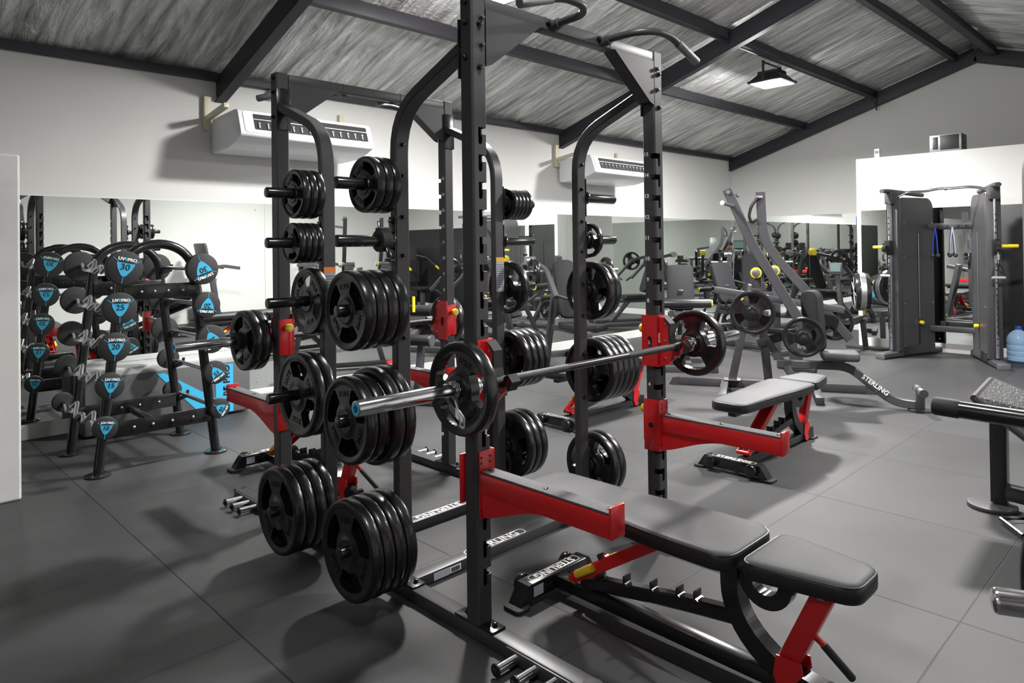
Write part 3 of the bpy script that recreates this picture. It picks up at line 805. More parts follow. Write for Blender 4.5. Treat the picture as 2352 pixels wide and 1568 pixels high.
# ------------------------------------------------------------------ weight plates
def plate_mesh(R, T, hub=.052, name='plate'):
    """tri-grip rubber plate, axis X, centred; front faces -X"""
    prof = [(.026, .53), (.046 if R > .12 else .038, .53), (.054 if R > .12 else .043, .42)]
    h1, h2 = .42*R if R > .12 else .50*R, .80*R
    prof += [(h1, .39)]
    ring_h = [h1+(h2-h1)*f for f in (.12, .30, .50, .70, .88)]
    prof += [(r, .385) for r in ring_h]+[(h2, .385), (.83*R, .40), (.875*R, .50), (.94*R, .52), (.975*R, .46), (.993*R, .33), (R, .16)]
    nr = len(prof); i0 = 3; i1 = 3+len(ring_h)+1
    seg = 96; half = 9
    bm = bmesh.new(); fr, bk = [], []
    def af(i):
        if i < i0 or i > i1: return 1
        f = (i-i0)/(i1-i0)
        return {0: .62}.get(i-i0, 1) if i not in (i0, i1) else (.62 if i == i0 else .86)
    for i, (r, z) in enumerate(prof):
        A, B = [], []
        for j in range(seg):
            # warp angles so that the hole ends are rounded
            k = j % 32; d = k-16; a0 = half*2*PI/seg
            ang = abs(d)*2*PI/seg; f = af(i)
            if ang <= a0: ang2 = ang*f
            else: ang2 = a0*f+(ang-a0)*(PI/3-a0*f)/(PI/3-a0)
            th = (j//32)*2*PI/3+PI/3+math.copysign(ang2, d)+PI/2
            A.append(bm.verts.new((-z*T, r*math.cos(th), r*math.sin(th)))); B.append(bm.verts.new((z*T, r*math.cos(th), r*math.sin(th))))
        fr.append(A); bk.append(B)
    def hole(i, j): return i0 <= i < i1 and abs((j % 32)+.5-16) < half
    for i in range(nr-1):
        for j in range(seg):
            j2 = (j+1) % seg
            if hole(i, j): continue
            bm.faces.new([fr[i][j], fr[i][j2], fr[i+1][j2], fr[i+1][j]]); bm.faces.new([bk[i][j], bk[i+1][j], bk[i+1][j2], bk[i][j2]])
    def wall(a, b_):
        bm.faces.new([fr[a[0]][a[1]], fr[b_[0]][b_[1]], bk[b_[0]][b_[1]], bk[a[0]][a[1]]])
    for j in range(seg):
        wall((0, j), (0, (j+1) % seg)); wall((nr-1, j), (nr-1, (j+1) % seg))
    for i in range(i0, i1):
        for j in range(seg):
            if not hole(i, j): continue
            if not hole(i, (j-1) % seg): wall((i, j), (i+1, j))
            if not hole(i, (j+1) % seg): wall((i, (j+1) % seg), (i+1, (j+1) % seg))
            if i == i0: wall((i, j), (i, (j+1) % seg))
            if i == i1-1: wall((i1, j), (i1, (j+1) % seg))
    # grip ribs under the rim
    b = MB(); b.bm.free(); b.bm = bm
    for q in range(3):
        for k in range(-4, 5):
            th = q*2*PI/3+PI/3+PI/2+k*2*PI/seg*2.0
            c, s = math.cos(th), math.sin(th)
            r0, r1 = h2*.985, .87*R
            for f in (-1, 1):
                w_ = .0018
                M = Matrix(((1, 0, 0, 0), (0, c, -s, 0), (0, s, c, 0), (0, 0, 0, 1)))
                t = bmesh.new()
                bmesh.ops.create_cube(t, size=1)
                for v in t.verts: v.co = Vector((v.co.x*.006+f*T*.33, v.co.y*(r1-r0)+(r0+r1)/2, v.co.z*w_*2))
                b.merge(t, M)
    return b
SIZES = {'xs': (.094, .028, '1.25KG'), 's': (.114, .035, '2.5KG'), 'm': (.158, .044, '5KG'), 'l': (.172, .048, '15KG'), 'xl': (.195, .048, '20KG')}
SIZES['m'] = (.158, .047, '10KG')
WORD = {'xs': 'smallest', 's': 'small', 'm': 'medium', 'l': 'large', 'xl': 'largest size'}
PROTO = {}
PARK = []
def make_plate(sz, used=[0]):
    R, T, tx = SIZES[sz]
    root = thing('weight_plate', 'x', 'weight plate')
    plate_mesh(R, T).build('disc', rubber, root, angle=32)
    b = MB(); M = Matrix(((0, 0, 1, 0), (0, 1, 0, 0), (-1, 0, 0, 0), (0, 0, 0, 1)))
    b.lathe([(.0255, -T*.51), (.030, -T*.51), (.031, -T*.49), (.031, T*.49), (.030, T*.51), (.0255, T*.51), (.0255, -T*.51)], M, 32)
    b.build('steel_bushing', steel, root)
    rt = R*.60
    for fs in (-1, 1):
        for q in range(3):
            th = math.radians(90+120*q)
            c, s = math.cos(th), math.sin(th)
            y, z = rt*c, rt*s
            X = (0, s, -c) if fs > 0 else (0, -s, c)
            if R < .1: continue
            o = text('raised_weight', tx if q != 1 else tx.replace('KG', 'KG'), R*.17, frame((fs*T*.392, y, z), tuple(v for v in ((0, fs*s, -fs*c))), (0, c, s)), rubber, root, extrude=.0025, bold=.0008)
    return root
first_use = {}
def plate(sz, x, y, z, label, group, roll=0.0, rz=0.0, tilt=0.0, flip=False):
    if sz not in PROTO:
        r = PROTO[sz] = make_plate(sz); r.location = (x, y, z); r['label'] = label; r['group'] = group
    else: r = dup(PROTO[sz], (x, y, z), None, label, group)
    r.rotation_mode = 'XYZ'; r.rotation_euler = (roll, tilt, rz+(PI if flip else 0))
    return r
def disc_pos(n, i): return ['outermost', 'second', 'third', 'fourth', 'innermost'][i] if i < n-1 else 'innermost'
def stack(side, x0, Yc, z, sizes, hornlabel, group, gaps=None, lean=0.03):
    """plates slid on a horn from the outer side; sizes listed outermost first"""
    n_ = len(sizes); s = side; x = x0+s*.028
    xs_ = []
    for k, sz in enumerate(reversed(sizes)):
        T = SIZES[sz][1]; g = .001 if not gaps else gaps[k]
        x += s*(g+T*.53); xs_.append(x); x += s*T*.53
    xs_ = xs_[::-1]
    for i, sz in enumerate(sizes):
        word = 'only' if n_ == 1 else ('outermost' if i == 0 else 'innermost' if i == n_-1 else ['', 'second', 'third', 'fourth'][i])
        lab = '%s %s plate on %s' % (word, WORD[sz], hornlabel)
        plate(sz, xs_[i], Yc, z-.0018, lab, group, roll=random.uniform(-1.2, 1.2) if i else (.35 if side < 0 else -.2)+.4*len(sizes), rz=random.uniform(-.004, .004), flip=(side > 0))
    return xs_
NY, FY = YA(2.415), YB(2.415)
G = 'weight plates on the storage horns of the racks'
stack(-1, XL, NY, 1.679, ['s', 's', 's'], "the near rack's top left horn", G)
stack(-1, XL, NY, 1.180, ['m', 'm', 'm', 'm'], "the near rack's middle left horn", G)
stack(-1, XL, NY, .752, ['l', 'l', 'xl', 'xl'], "the near rack's horn behind the bar sleeve", G, gaps=[.001, .001, .003, .001])
stack(-1, XL, NY, .246, ['xl', 'xl', 'xl', 'xl'], "the near rack's lowest left horn", G)
stack(-1, XL, FY, 1.679, ['s', 's', 's'], "the far rack's top left horn", G)
stack(-1, XL, FY, 1.452, ['xs', 'xs', 'xs', 'xs'], "the far rack's second left horn", G)
stack(-1, XL, FY, 1.180, ['m'], "the far rack's middle left horn", G)
stack(-1, XL, FY, .752, ['xl', 'xl'], "the far rack's left horn above the lowest", G)
stack(-1, XL, FY, .246, ['xl', 'xl', 'xl', 'xl'], "the far rack's lowest left horn", G)
stack(1, 2.898, NY, 1.452, ['xs'], "the near rack's second right horn", G)
stack(1, 2.898, NY, 1.180, ['m', 'm'], "the near rack's middle right horn", G)
stack(1, 2.898, NY, .752, ['l']*5, "the near rack's right horn behind the bar", G, gaps=[-.0022]*5)
stack(1, 2.898, NY, .246, ['l', 'l'], "the near rack's lowest right horn", G)
stack(1, 2.860, FY, 1.679, ['xs']*5, "the far rack's top right horn", G)
stack(1, 2.860, FY, 1.180, ['m'], "the far rack's middle right horn", G)
stack(1, 2.860, FY, .752, ['l']*4, "the far rack's right horn under the bar", G)
stack(1, 2.860, FY, .246, ['xl', 'xl', 'xl'], "the far rack's lowest right horn", G)

# clamp collar on an empty horn
t = thing('clamp_collar', 'black plastic clamp collar with lever on the empty second horn of the near rack', 'collar', (1.588, NY, 1.452), world=True)
b = MB(); M = Matrix(((0, 0, 1, 1.600), (0, 1, 0, NY), (-1, 0, 0, 1.452), (0, 0, 0, 1)))
M = Matrix.Translation((1.600, NY, 1.452)) @ Matrix.Rotation(PI/2, 4, 'Y')
b.lathe([(.0245, 0), (.044, 0), (.046, .003), (.046, .043), (.044, .046), (.0245, .046), (.0245, 0)], M, 28)
b.box(1.601, 1.645, NY-.02, NY+.02, 1.490, 1.506, .004); b.build('ring', matte_rubber, t)
b = MB(); b.beam((1.620, NY-.035, 1.425), (1.620, NY-.055, 1.385), .018, .012); b.box(1.604, 1.636, NY-.072, NY-.040, 1.366, 1.380, .003); b.build('lever', gloss, t)

# ------------------------------------------------------------------ barbells in the racks
def barbell(name, label, y, z, x0, x1, k0, k1):
    """x0..x1 overall; k0,k1 = inner ends of the sleeves"""
    root = thing(name, label, 'barbell', ((x0+x1)/2, y, z), world=True)
    b = MB(); b.cyl((k0-.01, y, z), (k1+.01, y, z), .0142, 22); sh = b.build('shaft', darksteel, root)
    b = MB(); L_ = k1-k0
    for a, c in ((k0+.03, k0+.155), (k0+.160, k0+.195), (k0+.200, k0+L_*.36), (k1-L_*.36, k1-.200), (k1-.195, k1-.160), (k1-.155, k1-.03)):
        b.cyl((a, y, z), (c, y, z), .0150, 22)
    b.build('knurling', knurl_m, sh)
    for e, k, s in ((x0, k0, -1), (x1, k1, 1)):
        b = MB(); b.cyl((k, y, z), (e, y, z), .0245, 32, bev=.002); sl = b.build('sleeve', chrome, root)
        b = MB(); b.cyl((k-s*.028, y, z), (k+s*.004, y, z), .037, 32, bev=.004); b.cyl((k-s*.045, y, z), (k-s*.028, y, z), .024, 24); b.build('collar_flange', chrome, sl)
        b = MB(); b.cyl((e, y, z), (e+s*.0012, y, z), .0200, 28); b.build('blue_end_disc', blue, sl)
        b = MB(); b.cyl((e+s*.0012, y, z), (e+s*.0020, y, z), .010, 20); b.build('end_emblem', dark_in, sl)
        b = MB(); c = (e+s*.0022, y, z)
        for q in range(3):
            a = math.radians(90+120*q); b.beam((c[0], y, z), (c[0], y+.0075*math.cos(a), z+.0075*math.sin(a)), .0022, .0006, up=(1, 0, 0), bev=0)
        b.build('emblem_lines', blue, sl)
    return root
BZ = .9475
barbell('barbell', 'long barbell with a chrome sleeve and blue end cap in the near rack', 1.807, BZ, 1.115, 3.40, 1.555, 2.960)
plate('m', 1.527, 1.807, BZ-.001, 'medium black tri-grip plate on the near end of the near barbell, behind the wire clip', 'plates loaded on the barbells', roll=.35)
plate('m', 2.995, 1.807, BZ-.001, 'medium black tri-grip plate on the right end of the near barbell beside the red catch', 'plates loaded on the barbells', roll=0.0, flip=True)
barbell('barbell', 'chrome ended barbell resting across the far rack', 3.620, BZ, 1.215, 3.33, 1.655, 2.89)
for k, (sz, x) in enumerate((('m', 1.575), ('m', 1.622))):
    plate(sz, x, 3.620, BZ-.001, ['outer', 'inner'][k]+' medium black plate on the left end of the far barbell', 'plates loaded on the barbells', roll=.5+k)
plate('m', 2.93, 3.620, BZ-.001, 'medium black plate on the right end of the far barbell', 'plates loaded on the barbells', roll=.2, flip=True)
# wire spring clip
t = thing('spring_clip', 'bent wire spring clip with two grey handles on the near bar', 'clip', (1.488, 1.807, BZ), world=True)
b = MB(); pts = []
for k in range(61):
    a = k/60*2*PI*2.6+math.radians(-70); pts.append((1.499-.020*k/60, 1.807+.0275*math.cos(a), BZ+.0275*math.sin(a)))
b.tube(pts, .0021, 8)
b.build('coil', chrome, t)
for sgn, x, dy, dx in ((-1, 1.482, -.040, -.006), (1, 1.497, .012, .020)):
    b = MB(); z0 = BZ-.028
    b.tube([(x, 1.800+dy*.1, z0), (x+dx*.4, 1.80+dy*.5, z0-.025), (x+dx-.006, 1.80+dy-.004, z0-.05), (x+dx-.004, 1.80+dy-.006, z0-.085), (x+dx+.006, 1.80+dy-.012, z0-.088), (x+dx+.008, 1.80+dy-.012, z0-.055), (x+dx*.5, 1.80+dy*.5, z0-.028)], .0034, 8, smooth=.008)
    b.build('handle', silver_body, t)
# spring-lock collar on the far bar
t = thing('clamp_collar', 'ribbed black clamp collar against the plates of the far barbell', 'collar', (1.535, 3.62, BZ), world=True)
b = MB(); M = Matrix(((0, 0, 1, 1.525), (0, 1, 0, 3.62), (-1, 0, 0, BZ), (0, 0, 0, 1)))
b.lathe([(.0247, 0), (.042, 0), (.042, .024), (.0247, .024), (.0247, 0)], M, 24)
b.build('ring', matte_rubber, t)
b = MB()
for k in range(12):
    a = 2*PI*k/12; b.beam((1.512, 3.62+.040*math.cos(a), BZ+.040*math.sin(a)), (1.549, 3.62+.040*math.cos(a), BZ+.040*math.sin(a)), .008, .008, bev=.001)
b.build('ribs', matte_rubber, t)
# ------------------------------------------------------------------ adjustable benches
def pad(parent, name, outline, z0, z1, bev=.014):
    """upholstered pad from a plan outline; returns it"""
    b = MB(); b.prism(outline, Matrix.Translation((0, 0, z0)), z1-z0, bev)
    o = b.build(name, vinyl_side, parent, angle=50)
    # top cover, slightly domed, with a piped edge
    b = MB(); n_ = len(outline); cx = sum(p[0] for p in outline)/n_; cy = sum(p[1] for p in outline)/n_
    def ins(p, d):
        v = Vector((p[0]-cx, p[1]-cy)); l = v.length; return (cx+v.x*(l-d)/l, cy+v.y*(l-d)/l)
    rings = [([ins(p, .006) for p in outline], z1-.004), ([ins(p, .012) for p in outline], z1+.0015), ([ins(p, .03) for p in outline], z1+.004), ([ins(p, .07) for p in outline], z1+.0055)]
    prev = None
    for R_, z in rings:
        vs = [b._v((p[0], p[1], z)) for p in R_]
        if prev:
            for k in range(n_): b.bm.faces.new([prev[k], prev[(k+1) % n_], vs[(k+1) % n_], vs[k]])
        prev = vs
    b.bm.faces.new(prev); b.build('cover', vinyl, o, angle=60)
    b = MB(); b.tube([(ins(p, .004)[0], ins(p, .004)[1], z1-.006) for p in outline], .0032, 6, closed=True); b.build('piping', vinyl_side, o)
    return o
def smooth_outline(pts, r, n=6): return [(p.x, p.y) for p in fillet([(a, c, 0) for a, c in pts], r, True, n)]
def make_bench():
    root = thing('adjustable_bench', 'x', 'bench')
    # rear foot beam across
    b = MB(); b.box(-.035, .035, -.165, .165, .022, .088, .004)
    for s in (-1, 1):
        b.prism([(.165, .022), (.165, .088), (.185, .086), (.232, .018), (.225, .012), (.17, .012)], Matrix(((0, 0, 1, -.033), (s, 0, 0, 0), (0, 1, 0, 0), (0, 0, 0, 1))), .066)
    ft = b.build('rear_foot', gloss, root)
    text('maker_lettering', 'STERLING', .050, frame((0, 0, .0885), (0, -1, 0), (1, 0, 0)), white_paint, ft, bold=.001, sx=1.05)
    b = MB(); rr = rrect(-.022, .022, -.145, .145, .016); rq = rrect(-.0195, .0195, -.1425, .1425, .0135)
    for k in range(len(rr)):
        j = (k+1) % len(rr); b.poly([(p[0], p[1], .0886) for p in (rr[k], rr[j], rq[j], rq[k])])
    b.build('lettering_outline', white_paint, ft, smooth=False)
    b = MB(); b.box(-.0, .030, .0, .0, 0, 0) if False else b.box(.0352, .0358, -.160, -.105, .035, .075); b.build('rating_label', label_grey, ft, smooth=False)
    for s in (-1, 1):
        b = MB(); b.prism(rrect(-.045, .050, .185, .262, .022), Matrix.Diagonal((1, s, 1, 1)), .016, .004); b.build('rubber_foot', matte_rubber, ft)
        b = MB(); b.cyl((-.070, s*.135, .055), (-.042, s*.135, .055), .038, 24, bev=.006); w_ = b.build('wheel', gloss, ft)
        b = MB(); b.cyl((-.080, s*.135, .055), (-.070, s*.135, .055), .012, 8); b.build('wheel_bolt', steel, w_)
    b = MB()
    for y in (-.06, .06): b.cyl((.035, y, .055), (.043, y, .055), .011, 12, bev=.002)
    b.build('foot_bolt', gloss, ft)
    # spine
    b = MB(); b.beam((.03, 0, .052), (.98, 0, .044), .058, .05, bev=.005); b.build('spine', gloss, root)
    # ladder with upright stop tabs
    b = MB(); b.rtube([(.16, 0, .085), (.22, 0, .10), (.62, 0, .165), (.82, 0, .19)], .045, .05, up=(0, 0, 1), smooth=.06)
    b.build('ladder', gloss, root)
    for x in (.25, .37, .49, .60, .67):
        z = .115+(x-.25)*.155
        b = MB(); 
        b.box(x-.004, x+.003, -.023, .023, z-.01, z+.045, .002); b.prism([(x, z-.005), (x+.040, z-.002), (x+.036, z+.006), (x+.003, z+.020)], Matrix(((1, 0, 0, 0), (0, 0, 1, -.021), (0, 1, 0, 0), (0, 0, 0, 1))), .042)
        b.build('stop_tab', gloss, root)
    # big C arch and small U cradle
    C_ = [(.80, .405), (.80, .30)]+[(.80+.0+.30*(1-math.cos(t)), .30-.255*math.sin(t)) for t in [PI/2*k/10 for k in range(1, 11)]]
    b = MB(); b.rtube([(x, 0, z) for x, z in C_], .058, .05, up=(0, 1, 0) if False else (0, 0, 1), smooth=0)
    b.bm.free(); b = MB()
    O_ = [(.775, .405), (.775, .30)]+[(.775+.345*(1-math.cos(PI/2*k/12)), .30-.282*math.sin(PI/2*k/12)) for k in range(1, 13)]
    I_ = [(.835, .405), (.835, .30)]+[(.835+.285*(1-math.cos(PI/2*k/12)), .30-.215*math.sin(PI/2*k/12)) for k in range(1, 13)]
    b.prism(O_+I_[::-1], Matrix(((1, 0, 0, 0), (0, 0, 1, -.030), (0, 1, 0, 0), (0, 0, 0, 1))), .060)
    b.build('arch', gloss, root, angle=30)
    b = MB(); cx, cz, R1, R0 = .925, .345, .090, .045
    A = [(cx+R1*math.cos(PI+PI*k/14), cz+R1*math.sin(PI+PI*k/14)) for k in range(15)]+[(cx+R0*math.cos(2*PI-PI*k/14), cz+R0*math.sin(2*PI-PI*k/14)) for k in range(15)]
    b.prism(A, Matrix(((1, 0, 0, 0), (0, 0, 1, -.022), (0, 1, 0, 0), (0, 0, 0, 1))), .044)
    b.box(.97, 1.02, -.022, .022, .33, .395, .004); b.box(.835, .88, -.022, .022, .33, .40, .004)
    b.build('seat_cradle', gloss, root, angle=30)
    b = MB(); b.box(-.02, .86, -.025, .025, .352, .388, .004); b.box(.30, .34, -.09, .09, .375, .392, .002); b.box(.72, .76, -.10, .10, .375, .392, .002); b.build('back_rail', gloss, root)
    # red support leg of the back rest with yellow grip
    for s in (-1, 1):
        b = MB(); b.beam((.13, s*.035, .10), (.56, s*.035, .372), .006, .042, bev=.001); b.build('support_arm', red, root)
    b = MB(); b.beam((.20, 0, .142), (.56, 0, .372), .064, .006, bev=.001); b.cyl((.13, -.045, .10), (.13, .045, .10), .014, 14); b.cyl((.27, -.012, .215), (.27, .012, .215), .01, 10)
    b.build('support_web', red, root)
    for s, x in ((-1, .20), (1, .30)):
        b = MB(); b.cyl((.16+.05*(s > 0), s*.048, .128+.03*(s > 0)), (.245+.05*(s > 0), s*.048, .181+.03*(s > 0)), .0165, 16, bev=.005); b.build('yellow_grip', yellow, root)
    b = MB(); b.cyl((.26, 0, .195), (.245, 0, .222), .018, 16, bev=.003); b.build('adjust_knob', matte_rubber, root)
    # red seat post with handle
    b = MB(); a, e = Vector((1.105, 0, .355)), Vector((.995, 0, .115)); b.beam(a, e, .052, .062, up=(1, 0, 0), bev=.004)
    b.prism([(.965, .135), (1.045, .135), (1.05, .10), (1.015, .055), (1.03, .02), (1.005, .005), (.975, .02), (.955, .07)], Matrix(((1, 0, 0, 0), (0, 0, 1, .030), (0, 1, 0, 0), (0, 0, 0, 1))), .005)
    b.prism([(.965, .135), (1.045, .135), (1.05, .10), (1.015, .055), (1.03, .02), (1.005, .005), (.975, .02), (.955, .07)], Matrix(((1, 0, 0, 0), (0, 0, 1, -.035), (0, 1, 0, 0), (0, 0, 0, 1))), .005)
    sp = b.build('seat_post', red, root)
    b = MB(); b.box(1.08, 1.13, -.022, .022, .35, .40, .003); b.cyl((1.105, -.034, .372), (1.105, .034, .372), .02, 16); b.build('post_hinge', steel, sp)
    b = MB(); b.cyl((1.05, .0, .235), (1.085, .035, .185), .010, 12); b.build('handle_stub', red, sp)
    b = MB(); b.cyl((1.085, .035, .185), (1.145, .105, .075), .0125, 16, bev=.003); b.build('handle_grip', matte_rubber, sp)
    b = MB(); b.cyl((1.115, .035, .362), (1.125, .075, .362), .015, 16, bev=.005); b.build('pin_knob', yellow, sp)
    b = MB(); b.prism([(.985, 0.01), (1.115, 0.01), (1.125, .02), (1.06, .075), (1.0, .08)], Matrix(((1, 0, 0, 0), (0, 0, 1, -.033), (0, 1, 0, 0), (0, 0, 0, 1))), .066, .0)
    fo = b.build('front_foot', gloss, root)
    b = MB(); b.prism(rrect(1.06, 1.17, -.05, .05, .02), Matrix(), .014, .004); b.build('rubber_foot', matte_rubber, fo)
    pad(root, 'back_pad', smooth_outline([(-.09, -.12), (-.09, .12), (.28, .135), (.62, .165), (.88, .165), (.88, -.165), (.62, -.165), (.28, -.135)], .075), .390, .448)
    pad(root, 'seat_pad', smooth_outline([(.905, -.155), (.905, .155), (1.24, .095), (1.24, -.095)], .055), .390, .448)
    return root
BG = 'adjustable benches with red supports'
bench = make_bench()
def put(root, loc, rz, label, group=None, first=[True]):
    r = root if first[0] else dup(root)
    first[0] = False
    r.location = loc; r.rotation_euler = (0, 0, rz); r['label'] = label
    if group: r['group'] = group
    return r
for loc, rz, lab in (((2.155, 1.975, 0), -PI/2, 'black adjustable bench with red supports under the near barbell, closest to the camera'),
                     ((4.02, 2.165, 0), 0, 'black adjustable bench standing alone to the right of the near rack'),
                     ((4.10, 3.70, 0), 0, 'black adjustable bench seen behind the plates on the right side of the racks'),
                     ((2.10, 4.50, 0), -PI/2, 'black adjustable bench inside the far rack, mostly hidden by the weight plates')):
    put(bench, loc, rz, lab, BG)

# ------------------------------------------------------------------ A-frame rack with fixed curl bars
RX0, RX1 = 1.22, 1.97
t = thing('barbell_rack', 'black double A-frame rack of round tube holding blue-marked fixed barbells', 'barbell rack', (1.6, 5.38, 0), world=True)
def legx(z, side): return (1.225+.115*z) if side < 0 else (1.965-.115*z)
for y in (5.03, 5.72):
    b = MB(); top = 1.50
    zt = 1.28; xa, xb = legx(zt, -1), legx(zt, 1); cxm = (xa+xb)/2; R_ = (xb-xa)/2
    pts = [(1.225, y, 0.0)]+[(cxm-R_*math.cos(a), y, zt+(top-.03-zt)*math.sin(a)) for a in [PI*k/18 for k in range(19)]]+[(1.965, y, 0)]
    b.tube(pts, .031, 18); b.build('frame_tube', gloss, t)
    for x in (1.225, 1.965):
        b = MB(); b.cyl((x, y, 0), (x, y, .012), .075, 28, bev=.003)
        for a in (0.6, 3.7): b.cyl((x+.052*math.cos(a), y+.052*math.sin(a), .012), (x+.052*math.cos(a), y+.052*math.sin(a), .017), .010, 10)
        b.build('floor_flange', gloss, t)
    for z in (1.155, .28):
        xa, xb = legx(z, -1), legx(z, 1)
        b = MB(); b.box(xa+.01, xb-.01, y-.036, y-.028, z-.05, z+.05, .002); p = b.build('tie_plate', gloss, t)
        b = MB()
        for x in (xa+.25*(xb-xa), xa+.42*(xb-xa), xa+.60*(xb-xa), xa+.8*(xb-xa)): b.sph((x, y-.038, z), .011, 10)
        b.build('plate_bolt', steel, p)
for z in (.26,):
    b = MB(); b.cyl((1.60, 5.03, z), (1.60, 5.72, z), .026, 18); b.build('cross_tube', gloss, t)
BZS = [1.325, 1.075, .835, .600, .345]
for z in BZS:
    for s, yy in ((-1, 5.03), (-1, 5.72), (1, 5.03), (1, 5.72)):
        x = legx(z, s)
        b = MB(); b.prism([(0, -.05), (.0, .00), (.022, -.016), (.058, -.016), (.068, .024), (.080, .024), (.072, -.03), (.04, -.038)], Matrix(((s, 0, 0, x+s*.010), (0, 0, 1, yy-.050), (0, 1, 0, z-(.006 if s < 0 else .030)), (0, 0, 0, 1))), .028)
        b.build('bar_hook', silver_body if s < 0 else gloss, t)
def tri(b, r, x):
    pts = []
    for q in range(3):
        a = math.radians(90+120*q); a2 = a+math.radians(60)
        pts.append((r*math.cos(a), r*math.sin(a)))
        pts.append((r*.62*math.cos(a2), r*.62*math.sin(a2)))
    return smooth_outline(pts, r*.22, 3)
def fixed_bar(kg, x, z, ez, label, roll):
    R = {30: .107, 25: .098, 20: .090, 15: .080, 10: .069}[kg]
    root = thing('fixed_barbell', label, 'barbell', (x, 5.38, z), group='fixed curl barbells on the A-frame rack')
    b = MB()
    if ez: pts = [(0, -.52, 0), (0, -.33, 0), (.0, -.28, 0), (.02, -.21, .045), (-.02, -.10, -.040), (.0, -.04, .0), (0, .04, 0), (-.02, .10, -.040), (.02, .21, .045), (0, .28, 0), (0, .33, 0), (0, .52, 0)]
    else: pts = [(0, -.41, 0), (0, .52, 0)]
    b.tube(pts, .0145, 14, smooth=.02); b.build('shaft', chrome, root)
    for s in (-1, 1):
        e_ = .56 if (ez or s > 0) else .43
        b = MB(); b.cyl((0, s*(e_-.05), 0), (0, s*e_, 0), R, 44, bev=.007); h = b.build('head', matte_rubber, root)
        M0 = Matrix(((1, 0, 0, 0), (0, 0, 1, 0), (0, 1, 0, 0), (0, 0, 0, 1)))
        ye = s*(e_+.0005)
        # face frame: X right as seen from outside
        X = Vector((1, 0, 0)) if s < 0 else Vector((-1, 0, 0)); Rm = Matrix.Rotation(roll, 3, (0, 1, 0))
        X = Rm @ X; Y_ = Rm @ Vector((0, 0, 1)); F = frame((0, ye, 0), X, Y_)
        F[1][2] = s
        b = MB(); pts = [(-.52*R, .28*R), (.52*R, .28*R), (.40*R, -.06*R), (.12*R, -.50*R), (-.12*R, -.50*R), (-.40*R, -.06*R)]
        b.prism(smooth_outline(pts, R*.10, 3), F, .0012); 
        for q in (90+180, 35, 145):
            a = math.radians(q); b.hexa([F @ Vector(p) for p in ((R*.40*math.cos(a)-.0018*math.sin(a), R*.40*math.sin(a)+.0018*math.cos(a), .0002), (R*.92*math.cos(a)-.0018*math.sin(a), R*.92*math.sin(a)+.0018*math.cos(a), .0002), (R*.92*math.cos(a)+.0018*math.sin(a), R*.92*math.sin(a)-.0018*math.cos(a), .0002), (R*.40*math.cos(a)+.0018*math.sin(a), R*.40*math.sin(a)-.0018*math.cos(a), .0002),
                                                                    (R*.40*math.cos(a)-.0018*math.sin(a), R*.40*math.sin(a)+.0018*math.cos(a), .001), (R*.92*math.cos(a)-.0018*math.sin(a), R*.92*math.sin(a)+.0018*math.cos(a), .001), (R*.92*math.cos(a)+.0018*math.sin(a), R*.92*math.sin(a)-.0018*math.cos(a), .001), (R*.40*math.cos(a)+.0018*math.sin(a), R*.40*math.sin(a)-.0018*math.cos(a), .001))])
        b.build('blue_emblem', blue, h)
        text('weight_number', str(kg), R*.50, F @ Matrix.Translation((0, .04*R, .0022)), dark_in, h, extrude=.0008, bold=.0002, sx=1.05)
        text('maker_lettering', 'LIV', R*.235, F @ Matrix.Translation((-.30*R, .50*R, .0014)), white_paint, h, bold=.0016, sx=1.15)
        text('maker_lettering', 'E', R*.235, F @ Matrix.Translation((-.04*R, .50*R, .0014)), blue, h, bold=.0016, sx=1.2)
        text('maker_lettering', 'PRO', R*.235, F @ Matrix.Translation((.29*R, .50*R, .0014)), white_paint, h, bold=.0016, sx=1.15)
    return root
pos = ['top', 'second', 'middle', 'fourth', 'lowest']
for i, kg in enumerate((30, 25, 20, 15, 10)):
    z = BZS[i]; fixed_bar(kg, legx(z, -1)-.045, z-.006, True, 'curl bar marked %d on the %s hooks of the rack front' % (kg, pos[i]), .22 if i == 0 else .04*i)
for i, kg in enumerate((30, 20, 25, 15, 10)):
    z = BZS[i]; fixed_bar(kg, legx(z, 1)+.045, z-.030, False, 'straight bar marked %d on the %s hooks of the rack back' % (kg, pos[i]), PI+(-.35, .12, -.4, -.55, -1.0)[i])

# crash mat / tumbling block against the wall
t = thing('crash_mat', 'long dark grey foam block with sky blue stripes lying against the mirror', 'mat', (2.0, 6.24, 0), world=True)
b = MB(); b.box(1.38, 2.68, 6.06, 6.385, .012, .500, .03, 3); b.build('block', foam_grey, t)
b = MB(); b.box(1.375, 2.685, 6.058, 6.387, .440, .512, .022, 3); b.build('top_edge', foam_top, t)
b = MB(); b.box(2.37, 2.52, 6.057, 6.061, .030, .440); b.prism([(1.90, .43), (1.96, .43), (2.37, .16), (2.37, .03), (2.22, .08)], Matrix(((1, 0, 0, 0), (0, 0, 1, 6.0565), (0, 1, 0, 0), (0, 0, 0, 1))), .004)
b.build('blue_stripes', blue, t, smooth=False)
text('maker_lettering', 'LIV', .075, frame((2.465, 6.0555, .185), (0, 0, 1), (-1, 0, 0)), dark_in, t, bold=.002, sx=1.1)
text('maker_lettering', 'E PRO', .075, frame((2.465, 6.0555, .325), (0, 0, 1), (-1, 0, 0)), dark_in, t, bold=.002, sx=1.1)

